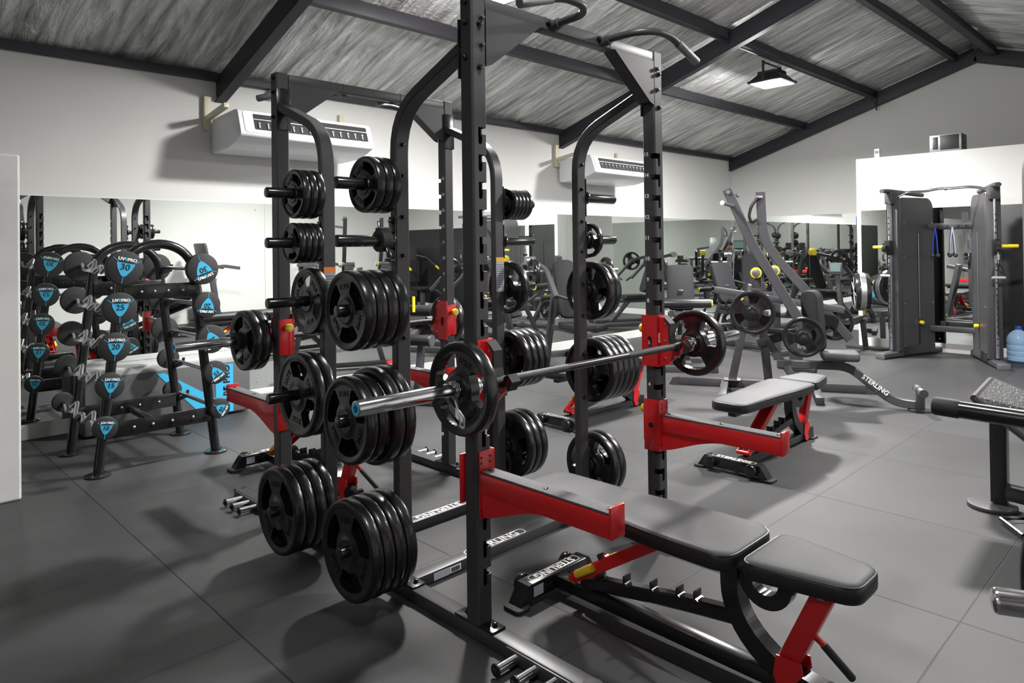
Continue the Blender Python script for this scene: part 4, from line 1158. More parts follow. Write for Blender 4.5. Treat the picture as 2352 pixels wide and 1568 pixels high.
# ------------------------------------------------------------------ air conditioners on the side wall
def aircon(name, label, x0, group):
    x1 = x0+1.30; t = thing(name, label, 'air conditioner', ((x0+x1)/2, 6.1, 2.30), world=True, group=group)
    # side profile in (y,z): front grille leaning at the room side, curved belly
    pr = [(6.36, 2.60), (5.86, 2.620), (5.81, 2.61), (5.735, 2.405), (5.75, 2.38), (5.86, 2.335), (6.02, 2.30), (6.36, 2.29)]
    b = MB(); b.prism(smooth_outline(pr, .03, 4), Matrix(((0, 0, 1, x0), (1, 0, 0, 0), (0, 1, 0, 0), (0, 0, 0, 1))), x1-x0, .012)
    b.build('casing', white_p, t, angle=40)
    # grille opening in the leaning front
    F = frame((0, 5.7715, 2.507), (1, 0, 0), Vector((0, .075, .205)))
    b = MB(); b.prism(rrect(x0+.12, x1-.06, -.076, .074, .012), F, .004); b.build('outlet_opening', dark_in, t)
    b = MB()
    fr = rrect(x0+.04, x1-.005, -.102, .100, .03); fi = rrect(x0+.12, x1-.06, -.076, .074, .012)
    for k in range(len(fr)):
        j = (k+1) % len(fr); b.poly([tuple(F @ Vector((p[0], p[1], z))) for p, z in ((fr[k], .004), (fr[j], .004), (fi[j], .012), (fi[k], .012))])
        b.poly([tuple(F @ Vector((p[0], p[1], z))) for p, z in ((fi[k], .012), (fi[j], .012), (fi[j], .003), (fi[k], .003))])
    b.build('outlet_frame', white_p, t, angle=30)
    b = MB(); 
    for v in (.020,):
        c0 = F @ Vector((x0+.12, v, .010)); c1 = F @ Vector((x1-.06, v, .010)); b.beam(c0, c1, .020, .006, up=(0, .3, 1), bev=.001)
    b.build('louvre', white_p, t)
    for k in range(14):
        u = x0+.17+k*.078
        if u > x1-.1: break
        b = MB(); c0 = F @ Vector((u, -.055, .008)); c1 = F @ Vector((u, -.005, .008)); b.beam(c0, c1, .004, .022, up=(1, .6, 0), bev=0); b.sph(F @ Vector((u, -.010, .008)), .011, 8)
        b.build('vane', silver_body, t)
    b = MB(); b.box(x0+.10, x0+.17, 5.80, 5.815, 2.365, 2.375, .003); b.build('maker_badge', royal, t)
    b = MB()
    xb = x0-.03
    b.box(xb-.03, xb+.03, 6.36, 6.41, 2.50, 2.80, .003); b.beam((xb, 6.38, 2.60), (xb+.0, 5.95, 2.66), .045, .04, bev=.003)
    b.box(x1+.0, x1+.05, 6.36, 6.41, 2.50, 2.80, .003)
    b.build('wall_bracket', cream, t)
    return t
aircon('air_conditioner', 'white wall air conditioner on a cream bracket behind the far rack', 2.47, 'air conditioners on the side wall')
aircon('air_conditioner', 'white wall air conditioner seen between the near rack uprights', 7.14, 'air conditioners on the side wall')

# ------------------------------------------------------------------ things on the partition top
t = thing('loudspeaker', 'grey and black square cabinet standing on top of the white partition', 'speaker', (10.37, 2.52, 2.58), world=True)
MB().box(10.262, 10.50, 2.34, 2.70, 2.58, 2.80, .012).build('cabinet', silver_body, t)
b = MB(); b.box(10.255, 10.265, 2.365, 2.575, 2.60, 2.785, .003); b.build('grille', board_m, t)
b = MB(); b.box(10.256, 10.262, 2.60, 2.66, 2.61, 2.77, .003); b.box(10.262, 10.50, 2.332, 2.34, 2.6, 2.79, .003); b.build('side_panel', grey_steel, t)
t = thing('wall_camera', 'small white box with a round lens on the left end of the partition top', 'camera', (10.30, 3.34, 2.58), world=True)
MB().box(10.275, 10.33, 3.31, 3.375, 2.58, 2.70, .008).build('housing', white_p, t)
b = MB(); b.cyl((10.275, 3.343, 2.655), (10.268, 3.343, 2.655), .024, 20); b.build('lens', grey_steel, t)

# ------------------------------------------------------------------ water bottles
def bottle(x, y, label, sc=1.0):
    t = thing('water_bottle', label, 'bottle', (x, y, 0), group='large blue water bottles by the black board')
    p = [(.001, .004), (.10, .004), (.118, .02), (.120, .06), (.114, .07), (.120, .085), (.120, .12), (.114, .13), (.120, .145), (.120, .19), (.115, .2), (.120, .21), (.119, .26), (.108, .30), (.085, .335), (.055, .36), (.034, .372), (.030, .395), (.001, .396)]
    b = MB(); b.lathe([(r*sc, z*sc) for r, z in p], seg=36); b.build('body', bottle_m, t)
    b = MB(); b.cyl((0, 0, .375*sc), (0, 0, .418*sc), .033*sc, 24, bev=.004); b.build('cap', royal, t)
bottle(10.0, 1.735, 'large clear blue water bottle with a dark blue cap, front one of the pair')
bottle(10.125, 1.50, 'second large blue water bottle behind the first, cut by the frame edge')
# ------------------------------------------------------------------ iso-lateral plate loaded machine
MA = Vector((6.24, 3.93, 0)); MU = Vector((.45, -.893, 0)).normalized(); MN = Vector((-.893, -.45, 0)).normalized()
mrz = math.atan2(MU.y, MU.x)          # local X = U ; local Y = -N ; so N is local -Y
t = thing('pulldown_machine', 'charcoal plate loaded machine with two long cranked arms, seat and foot roller', 'machine', tuple(MA), rotz=mrz)
def m(u, n_, z): return (u, -n_, z)
def part(b, name, mt=None, parent=None): return b.build(name, mt or grey_steel, parent or t)
b = MB(); b.beam(m(-.02, 0, .04), m(1.70, 0, .04), .07, .075); part(b, 'floor_rail')
b = MB(); b.beam(m(.43, .0, .035), m(.43, .72, .035), .07, .065); part(b, 'floor_rail')
b = MB(); b.beam(m(1.25, .0, .035), m(1.25, .66, .035), .07, .065); part(b, 'floor_rail')
for u, n_, s in ((-.02, 0, -1), (1.70, 0, 1)):
    b = MB(); b.prism([(0, 0), (s*.10, 0), (s*.06, .07), (0, .078)], Matrix(((1, 0, 0, u), (0, 0, 1, -.036), (0, 1, 0, 0), (0, 0, 0, 1))), .072); part(b, 'end_cap')
b = MB(); b.prism([(0, 0), (-.10, 0), (-.06, .07), (0, .07)], Matrix(((0, 0, 1, .395), (1, 0, 0, -.72), (0, 1, 0, 0), (0, 0, 0, 1))), .07); part(b, 'end_cap')
b = MB(); b.beam(m(.50, .04, .075), m(.70, .10, 1.02), .085, .075, up=(1, 0, 0)); part(b, 'upright')
b = MB(); b.beam(m(.42, .04, .080), m(.58, .04, .080), .13, .012); part(b, 'foot_plate', steel)
b = MB(); b.beam(m(.84, .40, .06), m(.745, .50, 1.12), .085, .075, up=(1, 0, 0)); part(b, 'upright')
b = MB(); b.beam(m(.92, .12, .30), m(.92, .10, 1.12), .07, .07, up=(1, 0, 0)); part(b, 'upright')
b = MB(); b.beam(m(.74, .45, .50), m(1.22, .45, .66), .08, .075); br = part(b, 'cross_brace')
b = MB(); b.beam(m(1.03, .4895, .595), m(1.10, .4895, .62), .003, .045, up=(0, 0, 1), bev=0); b.build('orange_label', orange, br)
b = MB(); b.beam(m(.35, .25, .98), m(1.5, .25, .80), .06, .06); part(b, 'rear_beam')
# lever arms
for nm, n0, P in (('L', .74, [(.50, 1.915), (.655, 1.54), (.705, 1.42), (.79, 1.27), (1.12, .69)]), ('R', .14, [(.79, 1.92), (.80, 1.58), (.835, 1.43), (.95, 1.25), (1.56, .52)])):
    b = MB(); b.rtube([m(u, n0, z) for u, z in P], .055, .085, up=(0, 1, 0), smooth=.10) if False else b.rtube([m(u, n0, z) for u, z in P], .085, .06, up=(0, 1, 0), smooth=.06)
    a = part(b, 'lever_arm')
    # pivot housing with yellow ring
    pu = .735 if nm == 'L' else .905
    s = 1
    b = MB(); b.cyl(m(pu, n0-.16, 1.165), m(pu, n0+.045, 1.165), .043, 22, bev=.004); b.box(pu-.04, pu+.04, -(n0+.0), -(n0-.14), 1.03, 1.165, .004); part(b, 'pivot', grey_steel, a)
    b = MB(); b.cyl(m(pu, n0+.045, 1.165), m(pu, n0+.052, 1.165), .048, 24); part(b, 'yellow_ring', yellow, a)
    b = MB(); b.cyl(m(pu, n0+.052, 1.165), m(pu, n0+.085, 1.165), .036, 20, bev=.004); part(b, 'pivot_cap', steel, a)
    # handles at the upper end
    b = MB()
    if nm == 'L':
        b.cyl(m(.545, n0+.03, 1.76), m(.47, n0+.22, 1.78), .016, 14); b.cyl(m(.51, n0+.02, 1.885), m(.51, n0+.05, 1.885), .018, 10); b.cyl(m(.56, n0-.02, 1.85), m(.60, n0-.02, 1.86), .018, 10)
        b.cyl(m(.47, n0+.22, 1.78), m(.465, n0+.235, 1.782), .020, 14)
    else:
        b.cyl(m(.80, n0+.03, 1.87), m(.76, n0+.06, 1.87), .018, 12)
    part(b, 'end_bolt', steel, a)
    if nm == 'R':
        b = MB(); b.tube([m(.76, n0+.06, 1.86), m(.70, n0+.06, 1.78), m(.68, n0+.06, 1.68), m(.71, n0+.06, 1.62), m(.75, n0+.06, 1.66)], .015, 10, smooth=.05); part(b, 'swivel_handle', gloss, a)
    # loading horn at the lower end
    e = P[-1]
    hu, hz = (1.11, .62) if nm == 'L' else (1.44, .66)
    b = MB(); b.cyl(m(hu, n0-.02, hz), m(hu, n0+.26 if nm == 'L' else n0-.26, hz), .022, 18, bev=.004); part(b, 'loading_horn', gloss, a)
b = MB(); b.cyl(m(.70, .48, .81), m(.70, .80, .81), .022, 18, bev=.004); part(b, 'storage_horn', gloss)
# back rest, seat, seat beam, roller
b = MB(); b.prism(smooth_outline([(-.09, -.27), (-.09, .27), (.09, .27), (.09, -.27)], .085), frame((1.235, -.62, .74), (.75, -.62, .05), (-.10, .03, 1)), .09, .02); part(b, 'chest_pad', pad_vinyl)
b = MB(); b.beam(m(1.12, .60, .62), m(1.20, .60, .74), .05, .05); b.beam(m(.80, .45, .62), m(1.14, .60, .62), .05, .05); part(b, 'pad_bracket')
b = MB(); b.box(1.26, 1.56, -.79, -.50, .405, .485, .028, 3); part(b, 'seat', vinyl)
b = MB(); b.rtube([m(.90, .64, .35), m(1.48, .64, .35), m(1.82, .66, .065), m(2.04, .67, .050)], .06, .07, up=(0, 0, 1), smooth=.10); sb = part(b, 'seat_beam', black)
b = MB(); b.beam(m(1.40, .64, .35), m(1.40, .64, .41), .08, .10); part(b, 'seat_mount', black)
b = MB(); b.beam(m(.98, .64, .33), m(1.12, .64, .04), .07, .06, up=(1, 0, 0)); b.beam(m(.82, .60, .55), m(1.12, .64, .10), .07, .06, up=(1, 0, 0)); part(b, 'strut', black)
text('maker_lettering', 'STERLING', .055, Matrix.Translation(Vector(m(1.68, .696, .205))) @ Matrix.Rotation(0, 4, 'X') @ frame((0, 0, 0), Vector((.38, 0, -.285)), Vector((.285, 0, .38))), white_paint, sb, bold=.001)
b = MB(); b.box(1.99, 2.05, -.705, -.635, .02, .15, .004); part(b, 'roller_post', black)
b = MB(); b.cyl(m(2.02, .56, .172), m(2.02, .80, .172), .032, 22, bev=.004); part(b, 'foot_roller', steel)
b = MB(); b.cyl(m(2.02, .55, .172), m(2.02, .562, .172), .034, 22); b.cyl(m(2.02, .67, .172), m(2.02, .69, .172), .036, 22); b.cyl(m(2.02, .798, .172), m(2.02, .81, .172), .034, 22); part(b, 'roller_ring', matte_rubber)
b = MB(); b.prism(rrect(1.93, 2.10, -.73, -.61, .03), Matrix(), .02, .005); part(b, 'floor_pad', matte_rubber)
prz = math.atan2(MN.y, MN.x)+PI
def mplate(sz, u, n_, z, lab, roll=0):
    p = MA+MU*u+MN*n_; plate(sz, p.x, p.y, z, lab, 'weight plates loaded on the cranked arm machine', roll=roll, rz=prz)
mplate('xl', .70, .665, .8085, 'large tri-grip plate high on the storage horn of the cranked arm machine, inner one', .2)
mplate('xl', .70, .722, .8085, 'large tri-grip plate high on the horn of the cranked arm machine, outer one', .9)
mplate('l', 1.11, .865, .6185, 'tri-grip plate on the lower end of the left cranked arm', .4)
mplate('l', 1.44, -.01, .6585, 'tri-grip plate behind the seat on the right cranked arm, inner one', .7)
mplate('l', 1.44, -.063, .6585, 'tri-grip plate behind the seat on the right cranked arm, outer one', .1)

# ------------------------------------------------------------------ dual cable machine
t = thing('cable_machine', 'black dual tower cable machine with a curved chrome pull up bar and yellow grips', 'machine', (9.75, 2.4, 0), world=True)
def tower(A_, B_, inner, zt, label, first):
    """weight tower: front post line at A (room side), panel from A to B (plan points)"""
    A2, B2 = Vector((A_[0], A_[1], 0)), Vector((B_[0], B_[1], 0)); d = (B2-A2).normalized(); nn = Vector((-d.y, d.x, 0))
    L_ = (B2-A2).length
    b = MB(); F = frame((A2.x, A2.y, .04), d, (0, 0, 1))
    h = zt-.10
    pts = [(.10, 0), (L_, 0), (L_, h-.16)]+[(L_-.13+.13*math.cos(a), h-.16+.14*math.sin(a)) for a in [PI/2*k/8 for k in range(1, 9)]]+[(.10, h-.02)]
    # panel halves leave a slot for the weight selector
    sx = .10+(L_-.10)*.50
    for off in (-.07, .06):
        M = F @ Matrix.Translation((0, 0, off))
        b.prism([(.10, .0), (sx-.02, 0), (sx-.02, .10), (.10, .10)], M, .012)
        b.prism([p for p in pts], M, .012)
    pn = b.build('tower_panel', black, t)
    b = MB()
    for off, dd in ((-.0715, -1), (.0725, 1)):
        M = F @ Matrix.Translation((0, 0, off)); b.prism(rrect(sx-.014, sx+.014, .10, h-.45, .013), M, .0016)
    sl = b.build('weight_slot', dark_in, pn)
    b = MB()
    for off in (-.074, .074):
        c0 = F @ Vector((sx+.002, .42, off)); c1 = F @ Vector((sx+.002, h-.46, off)); b.cyl(c0, c1, .0045, 8)
        for uu in (.13, L_-.03):
            for vv in (.10, .62, 1.20, 1.62):
                c = F @ Vector((uu, vv, off)); c2 = F @ Vector((uu, vv, off+(.004 if off > 0 else -.004))); b.cyl(c, c2, .009, 8)
    b.build('rods_and_screws', steel, pn)
    for off in (-.075, .075):
        b = MB(); b.cyl(F @ Vector((sx+.01, .38, off)), F @ Vector((sx+.01, .38, off*1.6)), .022, 16, bev=.005); b.build('selector_knob', yellow, pn)
    b = MB(); b.beam(A2+Vector((0, 0, .08))-d*.0+d*.06, A2+d*.06+Vector((0, 0, zt-.10)), .14, .09, up=tuple(d)); b.build('front_column', grey_steel, t)
    b = MB(); b.beam(A2-d*.02+Vector((0, 0, .10)), A2-d*.02+Vector((0, 0, zt-.12)), .035, .05, up=tuple(d), bev=.008); gr = b.build('guide_post', chrome, t)
    b = MB()
    for k in range(22): b.cyl(A2-d*.046+Vector((0, 0, .25+.07*k)), A2-d*.048+Vector((0, 0, .25+.07*k)), .010, 10)
    b.build('adjust_hole', dark_in, gr)
    b = MB(); b.cyl(A2-d*.075+nn*.0+Vector((0, 0, .35)), A2-d*.075+Vector((0, 0, zt-.14)), .006, 8); b.build('cable', gloss, t)
    b = MB(); b.rtube([A2-d*.24+Vector((0, 0, .035)), A2-d*.05+Vector((0, 0, .045)), B2+d*.16+Vector((0, 0, .045))], .12, .07, up=(0, 0, 1), smooth=.04, c=.015); ft = b.build('floor_foot', grey_steel, t)
    b = MB(); b.beam(A2-d*.245+Vector((0, 0, .037)), A2-d*.225+Vector((0, 0, .037)), .125, .075, bev=.01); b.build('foot_cap', foam_grey, ft)
    b = MB(); b.rtube([A2-d*.16+Vector((0, 0, zt-.005)), A2-d*.05+Vector((0, 0, zt)), B2-d*.10+Vector((0, 0, zt-.04))], .06, .05, up=(0, 0, 1), smooth=.04, c=.015); b.box(0, 0, 0, 0, 0, 0) if False else None
    b.beam(A2-d*.05+Vector((0, 0, zt-.09)), A2+d*.10+Vector((0, 0, zt-.09)), .10, .14); b.build('head_bracket', black, t)
    # travelling pulley carriage, yellow grip, stirrup handle
    zc = 1.36
    b = MB(); b.beam(A2-d*.05+Vector((0, 0, zc-.10)), A2-d*.05+Vector((0, 0, zc+.08)), .07, .07, up=tuple(d)); b.cyl(A2-d*.11+nn*.02+Vector((0, 0, zc-.02)), A2-d*.11-nn*.02+Vector((0, 0, zc-.02)), .045, 20); cr = b.build('pulley_carriage', gloss, t)
    b = MB(); s = -1 if inner > 0 else 1
    g0 = A2-d*.05+nn*inner*(-.05)+Vector((0, 0, zc+.0)); b.cyl(g0, g0-nn*inner*.16, .020, 14, bev=.004); b.build('yellow_grip', yellow, cr)
    hx = A2-d*.11
    b = MB(); b.cyl(hx+Vector((0, 0, zc-.06)), hx+Vector((0, 0, zc-.19)), .006, 8); b.cyl(hx+Vector((0, 0, zc-.09)), hx+Vector((0, 0, zc-.15)), .018, 12); b.build('snap_hook', steel, t)
    b = MB(); zz = zc-.20; w_ = .065
    b.tube([hx-nn*.012+Vector((0, 0, zz)), hx-nn*w_*.7+Vector((0, 0, zz-.05)), hx-nn*w_+Vector((0, 0, zz-.15))], .007, 8, smooth=.04); b.tube([hx+nn*.012+Vector((0, 0, zz)), hx+nn*w_*.7+Vector((0, 0, zz-.05)), hx+nn*w_+Vector((0, 0, zz-.15))], .007, 8, smooth=.04)
    st = b.build('stirrup', gloss, t)
    b = MB(); b.cyl(hx-nn*w_+Vector((0, 0, zz-.15)), hx+nn*w_+Vector((0, 0, zz-.15)), .016, 14); b.build('handle_grip', silver_body, st)
    return F
FL = tower((9.38, 2.90), (10.02, 2.67), -1, 2.05, 'left', True)
FR = tower((9.42, 1.84), (9.98, 2.12), 1, 2.05, 'right', False)
b = MB(); b.tube([(9.43, 2.86, 1.97), (9.50, 2.74, 2.035), (9.52, 2.55, 2.03), (9.53, 2.42, 2.055), (9.53, 2.28, 2.05), (9.52, 2.10, 2.055), (9.50, 1.98, 2.035), (9.46, 1.87, 1.98)], .016, 14, smooth=.05); pb = b.build('pull_up_bar', chrome, t)
b = MB()
for y in (2.50, 2.34): b.cyl((9.53, y-.012, 2.05), (9.53, y+.012, 2.05), .021, 12)
b.build('bar_collar', steel, pb)
b = MB(); b.box(9.90, 9.95, 2.15, 2.68, 1.58, 1.65, .008); b.build('rear_crossbar', black, t)
b = MB(); b.box(9.90, 9.95, 2.15, 2.68, .30, .37, .008); b.build('rear_crossbar', black, t)
b = MB()
for y in (2.30, 2.42, 2.52, 2.22): b.tube([(9.90, y, 1.62), (9.87, y, 1.61), (9.87, y, 1.59), (9.88, y, 1.585)], .005, 8)
b.build('accessory_hook', gloss, t)
b = MB(); b.box(0, 0, 0, 0, 0, 0) if False else None
for k in range(2):
    for j in range(4):
        u = .42; c = FR @ Vector((.38+.02*(j % 2), 1.72-.05*j-.12*k, .0735)); c2 = FR @ Vector((.44, 1.72-.05*j-.12*k, .0735)); b.beam(c, c2, .010, .001, bev=0)
b.build('instruction_mark', label_grey, t)
# accessories hanging on the crossbar
for y, lab, colr in ((2.55, 'blue rope attachment hanging from the cable machine crossbar, left one', royal), (2.36, 'pale rope attachment hanging from the cable machine crossbar, right one', label_grey)):
    g = thing('rope_attachment', lab, 'rope', (9.87, y, 1.20), world=True)
    b = MB(); b.tube([(9.872, y, 1.60), (9.865, y-.02, 1.45), (9.865, y-.028, 1.27)], .008, 8); b.tube([(9.872, y, 1.60), (9.865, y+.02, 1.45), (9.865, y+.028, 1.27)], .008, 8); b.build('rope', colr, g)
    b = MB(); b.sph((9.865, y-.03, 1.25), .026, 10); b.sph((9.865, y+.03, 1.25), .026, 10); b.build('rope_end', grey_steel, g)

# ------------------------------------------------------------------ rower with round fan
t = thing('rowing_machine', 'black rowing machine with a large round silver-rimmed fan beside the partition', 'machine', (8.9, 3.45, 0), world=True)
b = MB(); b.beam((7.95, 3.42, .36), (9.9, 3.45, .40), .06, .09); b.build('rail', black, t)
b = MB(); b.prism([(-.07, 0.02), (.07, 0.02), (.12, .33), (-.14, .33)], Matrix(((.97, 0, -.2, 7.80), (0, 0, 1, 3.38), (0, 1, 0, 0), (0, 0, 0, 1))), .07); p = b.build('rear_leg', black, t)
text('model_lettering', 'ROW', .085, frame((7.84, 3.376, .27), (1, 0, 0), (0, 0, 1)), label_grey, p, bold=.001)
b = MB(); b.box(7.72, 7.79, 3.18, 3.60, .0, .04, .006); b.build('rear_foot', matte_rubber, t)
b = MB(); b.box(9.86, 9.93, 3.12, 3.64, 0, .04, .006); b.beam((9.9, 3.4, .04), (9.86, 3.42, .40), .06, .05, up=(1, 0, 0)); b.build('front_foot', matte_rubber, t)
b = MB(); M = Matrix(((0, 0, 1, 0), (0, 1, 0, 0), (-1, 0, 0, 0), (0, 0, 0, 1)))
Mf = Matrix.Translation((9.66, 3.36, .78)) @ frame((0, 0, 0), (0, 0, 1), (.88, .47, 0))
b.lathe([(.18, -.09), (.235, -.085), (.245, -.05), (.245, .05), (.235, .085), (.18, .09)], Mf, 48); b.build('fan_shroud', gloss, t)
b = MB(); b.lathe([(.246, -.035), (.249, -.03), (.249, .03), (.246, .035)], Mf, 48); b.build('silver_band', steel, t)
b = MB()
for zz in (-.088, .088):
    b.lathe([(.001, zz), (.035, zz*1.02), (.04, zz)], Mf, 20)
    for k in range(7):
        a = 2*PI*k/7; c0 = Mf @ Vector((.03*math.cos(a), .03*math.sin(a), zz)); c1 = Mf @ Vector((.19*math.cos(a), .19*math.sin(a), zz)); b.beam(c0, c1, .010, .004, bev=0)
b.build('fan_spokes', silver_body, t)
b = MB(); b.lathe([(.001, -.04), (.18, -.04), (.18, .04), (.001, .04)], Mf, 32); b.build('fan_core', dark_in, t)
b = MB(); b.beam((9.20, 3.42, .42), (9.12, 3.46, 1.02), .05, .05, up=(1, 0, 0)); ms = b.build('monitor_stem', black, t)
b = MB(); b.box(9.07, 9.11, 3.38, 3.54, 1.02, 1.17, .01); mo = b.build('monitor', grey_steel, t)
b = MB(); b.box(9.066, 9.070, 3.40, 3.52, 1.06, 1.155); b.build('monitor_screen', screen_m, mo)
b = MB(); b.box(8.35, 8.65, 3.33, 3.53, .46, .51, .02, 3); b.build('seat', vinyl, t)

# ------------------------------------------------------------------ pad machines between the racks and the far corner
def padm(name, label, loc, rz, kind):
    t = thing(name, label, 'machine', loc, rotz=rz)
    def P(b, nm, mt=grey_steel): return b.build(nm, mt, t)
    if kind == 'leg':          # seated leg machine: back pad, seat, two rollers, plate horns
        b = MB(); b.beam((-.75, 0, .04), (.95, 0, .04), .07, .07); P(b, 'floor_rail')
        b = MB(); b.beam((-.7, -.35, .035), (-.7, .35, .035), .07, .07); P(b, 'floor_rail'); b = MB(); b.beam((.9, -.3, .035), (.9, .3, .035), .07, .07); P(b, 'floor_rail')
        b = MB(); b.beam((-.6, 0, .05), (-.25, 0, .85), .06, .07, up=(1, 0, 0)); P(b, 'upright'); b = MB(); b.beam((.55, 0, .05), (.30, 0, .55), .06, .07, up=(1, 0, 0)); P(b, 'upright')
        b = MB(); b.beam((-.40, 0, .46), (.5, 0, .50), .06, .06); P(b, 'seat_rail')
        b = MB(); b.box(-.22, .28, -.17, .17, .50, .58, .025, 3); P(b, 'seat', pad_vinyl)
        b = MB(); b.prism(smooth_outline([(-.17, -.30), (-.17, .30), (.17, .30), (.17, -.30)], .08), frame((-.34, 0, .86), (0, 1, 0), (-.35, 0, .94)), .08, .02); P(b, 'back_pad', pad_vinyl)
        b = MB(); b.beam((.33, -.16, .62), (.72, -.16, .35), .045, .045); P(b, 'roller_arm')
        for x, z in ((.36, .72), (.74, .34)):
            b = MB(); b.cyl((x, -.30, z), (x, .30, z), .055, 24, bev=.01); r = P(b, 'foam_roller', vinyl_side); 
            b = MB(); b.cyl((x, -.315, z), (x, -.30, z), .045, 20); b.cyl((x, .30, z), (x, .315, z), .045, 20); b.build('roller_end', yellow, r)
        for s in (-1, 1):
            b = MB(); b.cyl((.10, s*.12, .34), (.10, s*.46, .34), .022, 16); P(b, 'loading_horn', steel)
        b = MB(); b.tube([(.0, -.22, .50), (.02, -.27, .62), (.12, -.27, .68), (.20, -.27, .66)], .015, 10, smooth=.05); P(b, 'hand_grip', gloss); b = MB(); b.tube([(.0, .22, .50), (.02, .27, .62), (.12, .27, .68), (.20, .27, .66)], .015, 10, smooth=.05); P(b, 'hand_grip', gloss)
    if kind == 'press':        # inclined press with two arms, pad and weights
        b = MB(); b.beam((-.8, -.3, .035), (.8, -.3, .035), .07, .07); P(b, 'floor_rail'); b = MB(); b.beam((-.8, .3, .035), (.8, .3, .035), .07, .07); P(b, 'floor_rail')
        b = MB(); b.beam((-.78, -.35, .035), (-.78, .35, .035), .07, .07); P(b, 'floor_rail')
        b = MB(); b.beam((-.75, 0, .05), (-.35, 0, 1.30), .07, .07, up=(1, 0, 0)); P(b, 'upright')
        b = MB(); b.beam((.6, 0, .05), (.2, 0, .5), .07, .07, up=(1, 0, 0)); P(b, 'upright')
        b = MB(); b.beam((-.5, 0, .42), (.5, 0, .42), .06, .06); P(b, 'seat_rail')
        b = MB(); b.box(-.05, .38, -.16, .16, .45, .53, .025, 3); P(b, 'seat', pad_vinyl)
        b = MB(); b.prism(smooth_outline([(-.14, -.36), (-.14, .36), (.14, .36), (.14, -.36)], .10), frame((-.16, 0, .90), (0, 1, 0), (-.32, 0, .95)), .07, .02); P(b, 'back_pad', pad_vinyl)
        for s in (-1, 1):
            b = MB(); b.rtube([(-.45, s*.32, 1.25), (.05, s*.34, 1.15), (.35, s*.34, .85)], .05, .06, up=(0, 1, 0), smooth=.08); a = P(b, 'press_arm')
            b = MB(); b.cyl((.35, s*.34, .87), (.35, s*.12, .80), .017, 14); b.build('hand_grip', matte_rubber, a)
            b = MB(); b.cyl((.0, s*.36, 1.13), (.0, s*.62, 1.13), .022, 16); b.build('loading_horn', steel, a)
            b = MB(); b.cyl((-.45, s*.28, 1.25), (-.45, s*.40, 1.25), .05, 20); b.build('pivot', yellow if s > 0 else steel, a)
    if kind == 'crunch':       # sloping bench with foam rollers
        b = MB(); b.beam((-.6, -.25, .035), (-.6, .25, .035), .06, .06); P(b, 'floor_rail'); b = MB(); b.beam((.6, -.25, .035), (.6, .25, .035), .06, .06); P(b, 'floor_rail')
        b = MB(); b.beam((-.6, 0, .05), (.6, 0, .05), .06, .06); P(b, 'floor_rail')
        b = MB(); b.beam((.55, 0, .05), (.40, 0, .75), .06, .06, up=(1, 0, 0)); P(b, 'upright'); b = MB(); b.beam((-.5, 0, .05), (-.4, 0, .40), .06, .06, up=(1, 0, 0)); P(b, 'upright')
        b = MB(); b.prism(smooth_outline([(-.15, -.55), (-.15, .55), (.15, .55), (.15, -.55)], .06), frame((0, 0, .55), (0, 1, 0), (-.95, 0, -.28)), .06, .015); P(b, 'long_pad', pad_vinyl)
        for x, z in ((.55, .85), (.70, .60)):
            b = MB(); b.cyl((x, -.22, z), (x, .22, z), .05, 22, bev=.01); r = P(b, 'foam_roller', vinyl_side)
            b = MB(); b.cyl((x, -.235, z), (x, -.22, z), .052, 20); b.cyl((x, .22, z), (x, .235, z), .052, 20); b.build('roller_end', steel, r)
        b = MB(); b.beam((.42, 0, .70), (.72, 0, .60), .05, .05); P(b, 'roller_arm')
        b = MB(); b.cyl((.60, .0, .84), (.60, 0, .98), .014, 12); P(b, 'grip_post', yellow)
    if kind == 'stack':        # selectorised tower machine
        b = MB(); b.box(-.30, .30, -.22, .22, .06, 1.45, .03, 3); P(b, 'weight_housing', black)
        b = MB(); b.box(-.02, .02, -.225, -.222, .25, 1.2); P(b, 'weight_slot', dark_in)
        b = MB(); b.beam((-.3, -.22, .03), (-.3, -1.1, .03), .07, .06); P(b, 'floor_rail'); b = MB(); b.beam((.3, -.22, .03), (.3, -1.1, .03), .07, .06); P(b, 'floor_rail')
        b = MB(); b.beam((-.34, -1.1, .03), (.34, -1.1, .03), .07, .06); P(b, 'floor_rail')
        b = MB(); b.box(-.19, .19, -.95, -.60, .46, .54, .025, 3); P(b, 'seat', pad_vinyl)
        b = MB(); b.box(-.04, .04, -.85, -.75, .06, .46, .005); P(b, 'seat_post')
        b = MB(); b.box(-.17, .17, -.50, -.42, .62, 1.15, .03, 3); P(b, 'back_pad', pad_vinyl)
        b = MB(); b.box(-.03, .03, -.42, -.2, .85, .92, .004); P(b, 'pad_bracket')
        for s in (-1, 1):
            b = MB(); b.tube([(s*.25, -.22, 1.25), (s*.40, -.45, 1.2), (s*.40, -.80, 1.0)], .02, 12, smooth=.1); a = P(b, 'lever_arm')
            b = MB(); b.cyl((s*.40, -.80, 1.0), (s*.40, -.92, .93), .024, 14); b.build('yellow_grip', yellow, a)
    return t
padm('leg_machine', 'grey leg machine with yellow-ended foam rollers seen through the right side of the racks', (7.60, 4.75, 0), -2.5, 'leg')
padm('press_machine', 'grey shoulder press with an upright pad near the side wall mirror', (6.3, 5.45, 0), -2.0, 'press')
padm('leg_machine', 'leg machine with round foam rollers behind the cranked arm machine', (9.05, 4.75, 0), -1.9, 'leg')
padm('press_machine', 'press machine with a tall pad tucked into the far mirrored corner', (10.6, 5.35, 0), -2.6, 'press')
padm('crunch_bench', 'sloping abdominal bench with foam rollers between far rack and mirror', (4.35, 5.45, 0), 3.6, 'crunch')
def ground_plates(items, group):
    for sz, x, y, z, rz, lab in items: plate(sz, x, y, z, lab, group, rz=rz, roll=.4)
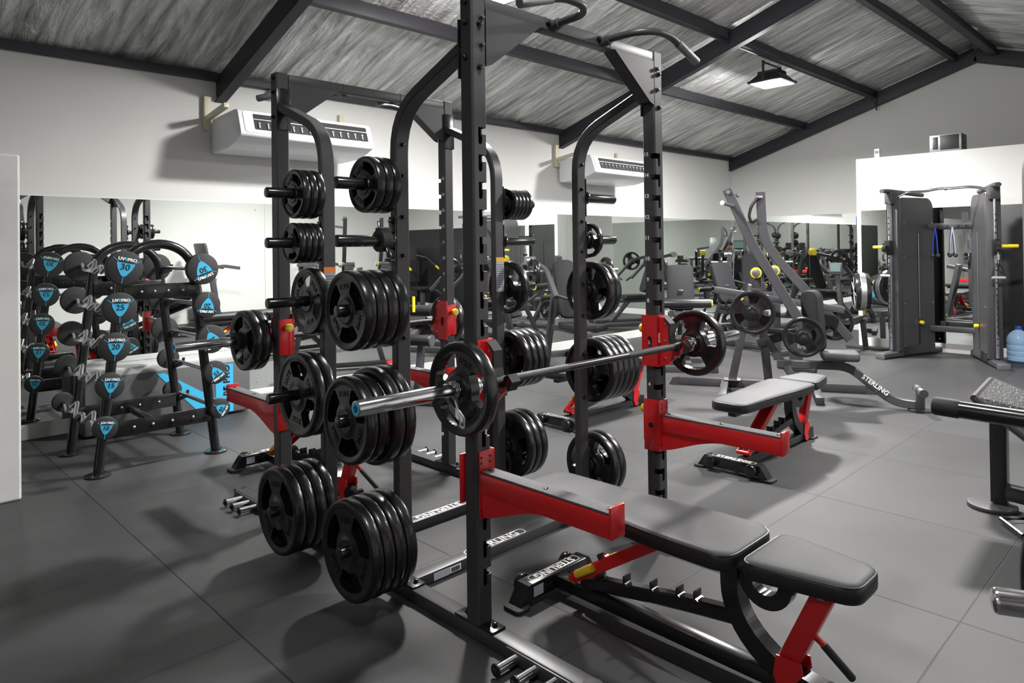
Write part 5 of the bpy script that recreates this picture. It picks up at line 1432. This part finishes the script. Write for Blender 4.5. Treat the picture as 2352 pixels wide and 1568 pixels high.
def horn_plates(mloc, rz, spots, lab):
    c, s = math.cos(rz), math.sin(rz)
    for (lx, ly, lz), sz, w_ in spots:
        plate(sz, mloc[0]+c*lx-s*ly, mloc[1]+s*lx+c*ly, lz-.002, lab % w_, 'weight plates on the machines by the side wall', rz=rz+PI/2, roll=.5)
horn_plates((7.60, 4.75), -2.5, [((.10, .25, .34), 'l', 'left'), ((.10, -.25, .34), 'l', 'right')], 'plate on the %s horn of the leg machine seen through the racks')
horn_plates((9.05, 4.75), -1.9, [((.10, .25, .34), 'l', 'left'), ((.10, -.25, .34), 'l', 'right')], 'plate on the %s horn of the leg machine behind the cranked arms')
horn_plates((6.3, 5.45), -2.0, [((0, .47, 1.13), 'm', 'left'), ((0, -.47, 1.13), 'm', 'right')], 'plate on the %s arm of the shoulder press near the mirror')
horn_plates((10.6, 5.35), -2.6, [((0, .47, 1.13), 'l', 'left'), ((0, -.47, 1.13), 'l', 'right')], 'plate on the %s arm of the press machine in the far corner')

# ------------------------------------------------------------------ right edge: leg press and loading post close to the camera
t = thing('leg_press', 'black leg press with a ribbed rubber footplate cut by the right frame edge', 'machine', (4.5, .3, 0), world=True)
c = [Vector(p) for p in ((3.90, .835, .685), (4.38, .865, .705), (4.10, .25, .40), (3.62, .22, .20))]
c = [Vector((3.86, .84, .690)), Vector((4.34, .868, .705)), Vector((4.34, .28, .50)), Vector((3.86, .20, .20))]
nrm = (c[1]-c[0]).cross(c[3]-c[0]).normalized(); 
if nrm.z < 0: nrm = -nrm
b = MB(); b.hexa([tuple(p) for p in c]+[tuple(p-nrm*.03) for p in c]); b.build('footplate', tread, t, smooth=False)
b = MB()
for i in range(4): b.cyl(c[i]-nrm*.012, c[(i+1) % 4]-nrm*.012, .016, 10)
b.build('footplate_rim', black, t)
b = MB(); b.beam((4.47, .87, .03), (4.47, .87, .63), .075, .075, up=(1, 0, 0)); b.build('leg', gloss, t)
b = MB(); b.beam((4.42, .86, .60), (3.75, -.15, .16), .06, .075); b.build('sloping_rail', gloss, t)
b = MB(); b.beam((4.47, .85, .09), (4.20, -.7, .09), .07, .075); b.build('floor_rail', gloss, t)
b = MB(); b.cyl((4.44, .90, 0), (4.44, .90, .022), .115, 36, bev=.005); b.build('round_foot', grey_steel, t)
b = MB(); b.tube([(4.05, .70, .020), (4.22, .82, .020), (4.33, .72, .020), (4.14, .50, .020), (4.05, .60, .020)], .012, 8, closed=True); b.beam((4.10, .62, .018), (4.28, .70, .018), .03, .01); b.cyl((4.14, .70, .02), (4.24, .62, .08), .01, 10); b.build('pedal', gloss, t)
t = thing('loading_post', 'black machine post with loading horns right beside the camera, cut by the frame edge', 'machine', (2.1, -.25, 0), world=True)
b = MB(); b.box(1.55, 2.60, -.34, -.26, 0, .07, .006); b.box(1.87, 1.95, -.6, -.05, 0, .07, .006); b.build('floor_rail', black, t)
b = MB(); b.box(2.36, 2.44, -.34, -.26, .07, .98, .006); b.build('post', black, t)
b = MB(); b.box(1.87, 1.95, -.25, -.17, .07, .80, .006); b.build('post', black, t)
b = MB(); b.cyl((2.40, -.26, .905), (2.42, .585, .918), .0255, 28); hn = b.build('long_horn', gloss, t)
b = MB(); b.cyl((2.4195, .565, .9178), (2.4210, .640, .919), .0275, 28, bev=.007); b.build('rubber_tip', matte_rubber, hn)
hd = Vector((-.43, .903, 0)); ht = Vector((1.652, .338, .708))
b = MB(); b.cyl(tuple(ht-hd*.60), tuple(ht), .0255, 28, bev=.008); b.build('short_horn', chrome, t)
b = MB(); b.box(1.86, 1.93, -.36, -.28, .0, 1.30, .006); b.beam((1.89, -.3, 1.27), (1.78, .12, 1.34), .05, .06); b.build('pad_stem', black, t)
b = MB(); F = frame((1.676, .199, 1.39), Vector((.75, -.66, 0)), Vector((-.045, .04, 1)))
b.prism(smooth_outline([(-.055, -.26), (-.055, .22), (.0, .245), (.18, .245), (.18, -.26)], .06, 6), F, .06, .015)
pdd = b.build('head_pad', vinyl, t)
b = MB(); b.prism(smooth_outline([(-.085, -.28), (-.085, .20), (-.02, .275), (.20, .275), (.20, -.28)], .08, 6), F @ Matrix.Translation((0, 0, -.030)), .028, .010); b.build('pad_shell', silver_body, pdd)
for k, q in enumerate((.112, .162)):
    p = ht-hd*q
    plate('m', p.x, p.y, .7065, ['outer', 'inner'][k]+' plate on the short horn at the lower frame corner by the camera', 'plates at the lower right frame edge', rz=math.atan2(.903, -.43), roll=.3*k)

# ------------------------------------------------------------------ treadmills by the right wall (seen in the mirrors)
def treadmill(x, y, label):
    t = thing('treadmill', label, 'treadmill', (x, y, 0), group='treadmills along the right wall')
    b = MB(); b.box(-.85, .85, -.40, .40, .06, .20, .03); b.build('deck', black, t)
    b = MB(); b.box(-.60, .85, -.26, .26, .20, .206); b.build('belt', matte_rubber, t)
    b = MB(); b.prism(smooth_outline([(-.95, .08), (-.95, .30), (-.70, .36), (-.55, .22), (-.55, .08)], .06), Matrix(((1, 0, 0, 0), (0, 0, 1, -.38), (0, 1, 0, 0), (0, 0, 0, 1))), .76, .01); b.build('motor_hood', grey_steel, t)
    for s in (-1, 1):
        b = MB(); b.beam((-.66, s*.38, .15), (-.80, s*.38, 1.12), .06, .10, up=(1, 0, 0)); b.build('mast', grey_steel, t)
        b = MB(); b.rtube([(-.80, s*.38, 1.10), (-.55, s*.38, 1.13), (-.25, s*.38, 1.08)], .05, .06, up=(0, 0, 1), smooth=.05); b.build('side_rail', black, t)
    b = MB(); b.box(-.88, -.72, -.40, .40, 1.05, 1.13, .02); b.box(-.74, -.68, -.06, .06, 1.07, 1.12, .01); cb = b.build('console_bar', black, t)
    b = MB(); b.box(-.70, -.68, -.03, .03, 1.09, 1.115, .004); b.build('stop_button', red, cb)
    b = MB(); b.prism(rrect(-.27, .27, -.18, .18, .03), frame((-.84, 0, 1.38), (0, 1, 0), (-.2, 0, 1)), .05, .008); co = b.build('console', grey_steel, t)
    b = MB(); b.prism(rrect(-.24, .24, -.13, .15, .01), frame((-.84, 0, 1.38), (0, 1, 0), (-.2, 0, 1)) @ Matrix.Translation((0, 0, .0505)), .002); b.build('console_screen', screen_m, co)
    b = MB(); b.beam((-.80, 0, 1.10), (-.83, 0, 1.25), .08, .05, up=(1, 0, 0)); b.build('console_neck', black, t)
    return t
tm = treadmill(5.9, -.80, 'grey treadmill by the right wall, seen in the mirror left of the far rack')
dup(tm, (8.1, -.80, 0), None, 'grey treadmill farther along the right wall, next to the partition')
dup(tm, (-1.2, -.80, 0), None, 'grey treadmill behind the camera')
padm('stack_machine', 'black weight stack machine behind the short wall end', (-3.4, 5.7, 0), -PI/2, 'stack')
padm('stack_machine', 'black weight stack machine against the front wall', (-2.6, 1.2, 0), -PI/2, 'stack')

# ------------------------------------------------------------------ dumbbell rack behind the camera (seen in the far mirrors)
t = thing('dumbbell_rack', 'long black three tier dumbbell rack reflected in the far mirrors', 'rack', (-3.7, 3.2, 0), world=True)
for y in (1.9, 4.5):
    b = MB(); b.beam((-4.0, y, .03), (-3.4, y, .03), .07, .06); b.beam((-3.95, y, .03), (-3.85, y, 1.15), .07, .07, up=(0, 1, 0)); b.build('end_frame', black, t)
for k, (x, z) in enumerate(((-3.50, .35), (-3.62, .70), (-3.74, 1.05))):
    b = MB(); b.box(x-.10, x+.10, 1.92, 4.48, z, z+.012); b.box(x+.10, x+.11, 1.92, 4.48, z-.02, z+.05); b.beam((x-.25, 1.95, z), (x, 1.95, z), .03, .03); b.beam((x-.25, 4.45, z), (x, 4.45, z), .03, .03); b.build('shelf', black, t)
def make_db():
    d = thing('dumbbell', 'round black rubber dumbbell on the three tier rack behind the camera', 'dumbbell', group='dumbbells on the three tier rack')
    for s in (-1, 1):
        b = MB(); b.cyl((s*.06, 0, 0), (s*.15, 0, 0), .065, 20, bev=.008); b.build('head', matte_rubber, d)
    b = MB(); b.cyl((-.06, 0, 0), (.06, 0, 0), .016, 12); b.build('handle', chrome, d)
    return d
db = make_db(); n_db = 0
for x, z in ((-3.50, .35), (-3.62, .70), (-3.74, 1.05)):
    for k in range(15):
        d = db if n_db == 0 else dup(db)
        n_db += 1; d.location = (x, 2.05+.165*k, z+.078)
put(bench, (-2.9, .1, 0), .3, 'black adjustable bench behind the camera near the dumbbell rack', BG)
put(bench, (-1.2, 5.75, 0), PI, 'black adjustable bench behind the camera facing the dumbbell rack', BG)

padm('crunch_bench', 'sloping abdominal bench behind the camera beside the photographer', (1.6, -.95, 0), .2, 'crunch')
padm('stack_machine', 'black weight stack machine by the right wall next to the partition', (9.75, -.9, 0), PI, 'stack')
rk = dup(RA, (RA.location.x-4.3, RA.location.y+1.3, 0), None, 'third black half rack behind the camera, seen only in mirrors')
padm('press_machine', 'press machine behind the camera between bench and treadmill', (-1.5, 1.3, 0), .4, 'press')
padm('leg_machine', 'leg machine with foam rollers behind the camera beside the third rack', (-.9, 3.9, 0), 2.6, 'leg')

# ------------------------------------------------------------------ the photographer, visible only in the mirrored corner
t = thing('person', 'person in a grey shirt holding a camera to the face, reflected in the far corner', 'person', (-.36, -.37, 0), rotz=YAW)
def skinned(name, verts, edges, mt, sub=2):
    me = bpy.data.meshes.new(name); me.from_pydata([v[:3] for v in verts], edges, []); me.update()
    o = bpy.data.objects.new(name, me); COL.objects.link(o)
    o.modifiers.new('s', 'SKIN').use_smooth_shade = True
    lay = me.skin_vertices[0].data
    for i, v in enumerate(verts): lay[i].radius = (v[3], v[4] if len(v) > 4 else v[3])
    lay[0].use_root = True
    sd = o.modifiers.new('d', 'SUBSURF'); sd.levels = sub; sd.render_levels = sub
    bpy.context.view_layer.update()
    res = bpy.data.meshes.new_from_object(o.evaluated_get(bpy.context.evaluated_depsgraph_get()))
    bpy.data.objects.remove(o)
    res.materials.clear(); res.materials.append(mt)
    for p in res.polygons: p.use_smooth = True
    r = bpy.data.objects.new(name, res); COL.objects.link(r); return r
E_ = 1.42
# body: pelvis root, spine, neck, head, arms raised to the camera, legs
V_ = [(0, 0, .84, .125, .15), (0.0, 0, 1.0, .11, .14), (0, 0, 1.15, .12, .17), (0, 0, 1.25, .10, .16), (.02, 0, 1.315, .05), (.04, 0, 1.37, .055), (.05, 0, 1.44, .085, .075), (.045, 0, 1.51, .075, .065),
      (0, .17, 1.25, .055), (.10, .24, 1.08, .042), (.20, .12, 1.27, .033), (.245, .055, 1.375, .026),
      (0, -.17, 1.25, .055), (.10, -.24, 1.08, .042), (.20, -.12, 1.27, .033), (.245, -.055, 1.375, .026),
      (0, .09, .78, .09), (.01, .10, .44, .06), (-.01, .11, .08, .042), (.10, .12, .035, .036),
      (0, -.09, .78, .09), (.01, -.10, .44, .06), (-.01, -.11, .08, .042), (.10, -.12, .035, .036)]
E2 = [(0, 1), (1, 2), (2, 3), (3, 4), (4, 5), (5, 6), (6, 7), (3, 8), (8, 9), (9, 10), (10, 11), (3, 12), (12, 13), (13, 14), (14, 15), (0, 16), (16, 17), (17, 18), (18, 19), (0, 20), (20, 21), (21, 22), (22, 23)]
body = skinned('body', V_, E2, skin); body.parent = t
# shirt and trousers follow the body a little outside it
def grow(vs, k): return [(*v[:3], v[3]+k, (v[4] if len(v) > 4 else v[3])+k) for v in vs]
sv = grow([V_[0], V_[1], V_[2], V_[3], (.01, 0, 1.285, .055), V_[8], (.06, .215, 1.14, .046), V_[12], (.06, -.215, 1.14, .046)], .014)
sh = skinned('shirt', sv, [(0, 1), (1, 2), (2, 3), (3, 4), (3, 5), (5, 6), (3, 7), (7, 8)], shirt); sh.parent = t
tv = grow([V_[0], V_[16], V_[17], (-.01, .11, .10, .045), V_[20], V_[21], (-.01, -.11, .10, .045)], .012)
tr = skinned('trousers', tv, [(0, 1), (1, 2), (2, 3), (0, 4), (4, 5), (5, 6)], trousers); tr.parent = t
b = MB(); b.sph((.03, 0, 1.52), .088, 20, (1, .9, .8)); b.build('hair', hair_m, t)
b = MB(); b.sph((.135, 0, 1.43), .014, 10, (1, .8, 1.4)); b.build('nose', skin, t)
b = MB()
for s in (-1, 1): b.sph((.045, s*.075, 1.44), .022, 10, (.6, .4, 1.2))
b.build('ears', skin, t)
for s in (-1, 1):
    hv = [(.245, s*.055, 1.375, .026, .018), (.262, s*.054, 1.400, .026, .014), (.272, s*.050, 1.425, .024, .012)]
    he = [(0, 1), (1, 2)]
    for k in range(4):
        z = 1.395+.014*k; i = len(hv)
        hv += [(.285, s*.056, z, .0075), (.305, s*.050, z, .007), (.318, s*(.036-.002*k), z, .0062)]; he += [(1 if k < 2 else 2, i), (i, i+1), (i+1, i+2)]
    i = len(hv); hv += [(.255, s*.035, 1.385, .009), (.27, s*.02, 1.378, .0075)]; he += [(0, i), (i, i+1)]
    h = skinned('hand', hv, he, skin, 1); h.parent = t
g = thing('photo_camera', 'black camera held at the face of the reflected person', 'camera', (-.36+.29*math.cos(YAW), -.37+.29*math.sin(YAW), 1.385), rotz=YAW)
b = MB(); b.box(-.035, .03, -.068, .068, 0, .085, .01); b.box(-.03, .03, -.025, .025, .08, .105, .008); b.build('camera_body', matte_rubber, g)
b = MB(); b.cyl((.03, 0, .04), (.11, 0, .04), .036, 28, bev=.004); ln = b.build('lens_barrel', matte_rubber, g)
b = MB(); b.cyl((.109, 0, .04), (.111, 0, .04), .030, 24); b.build('lens_glass', dark_in, ln)
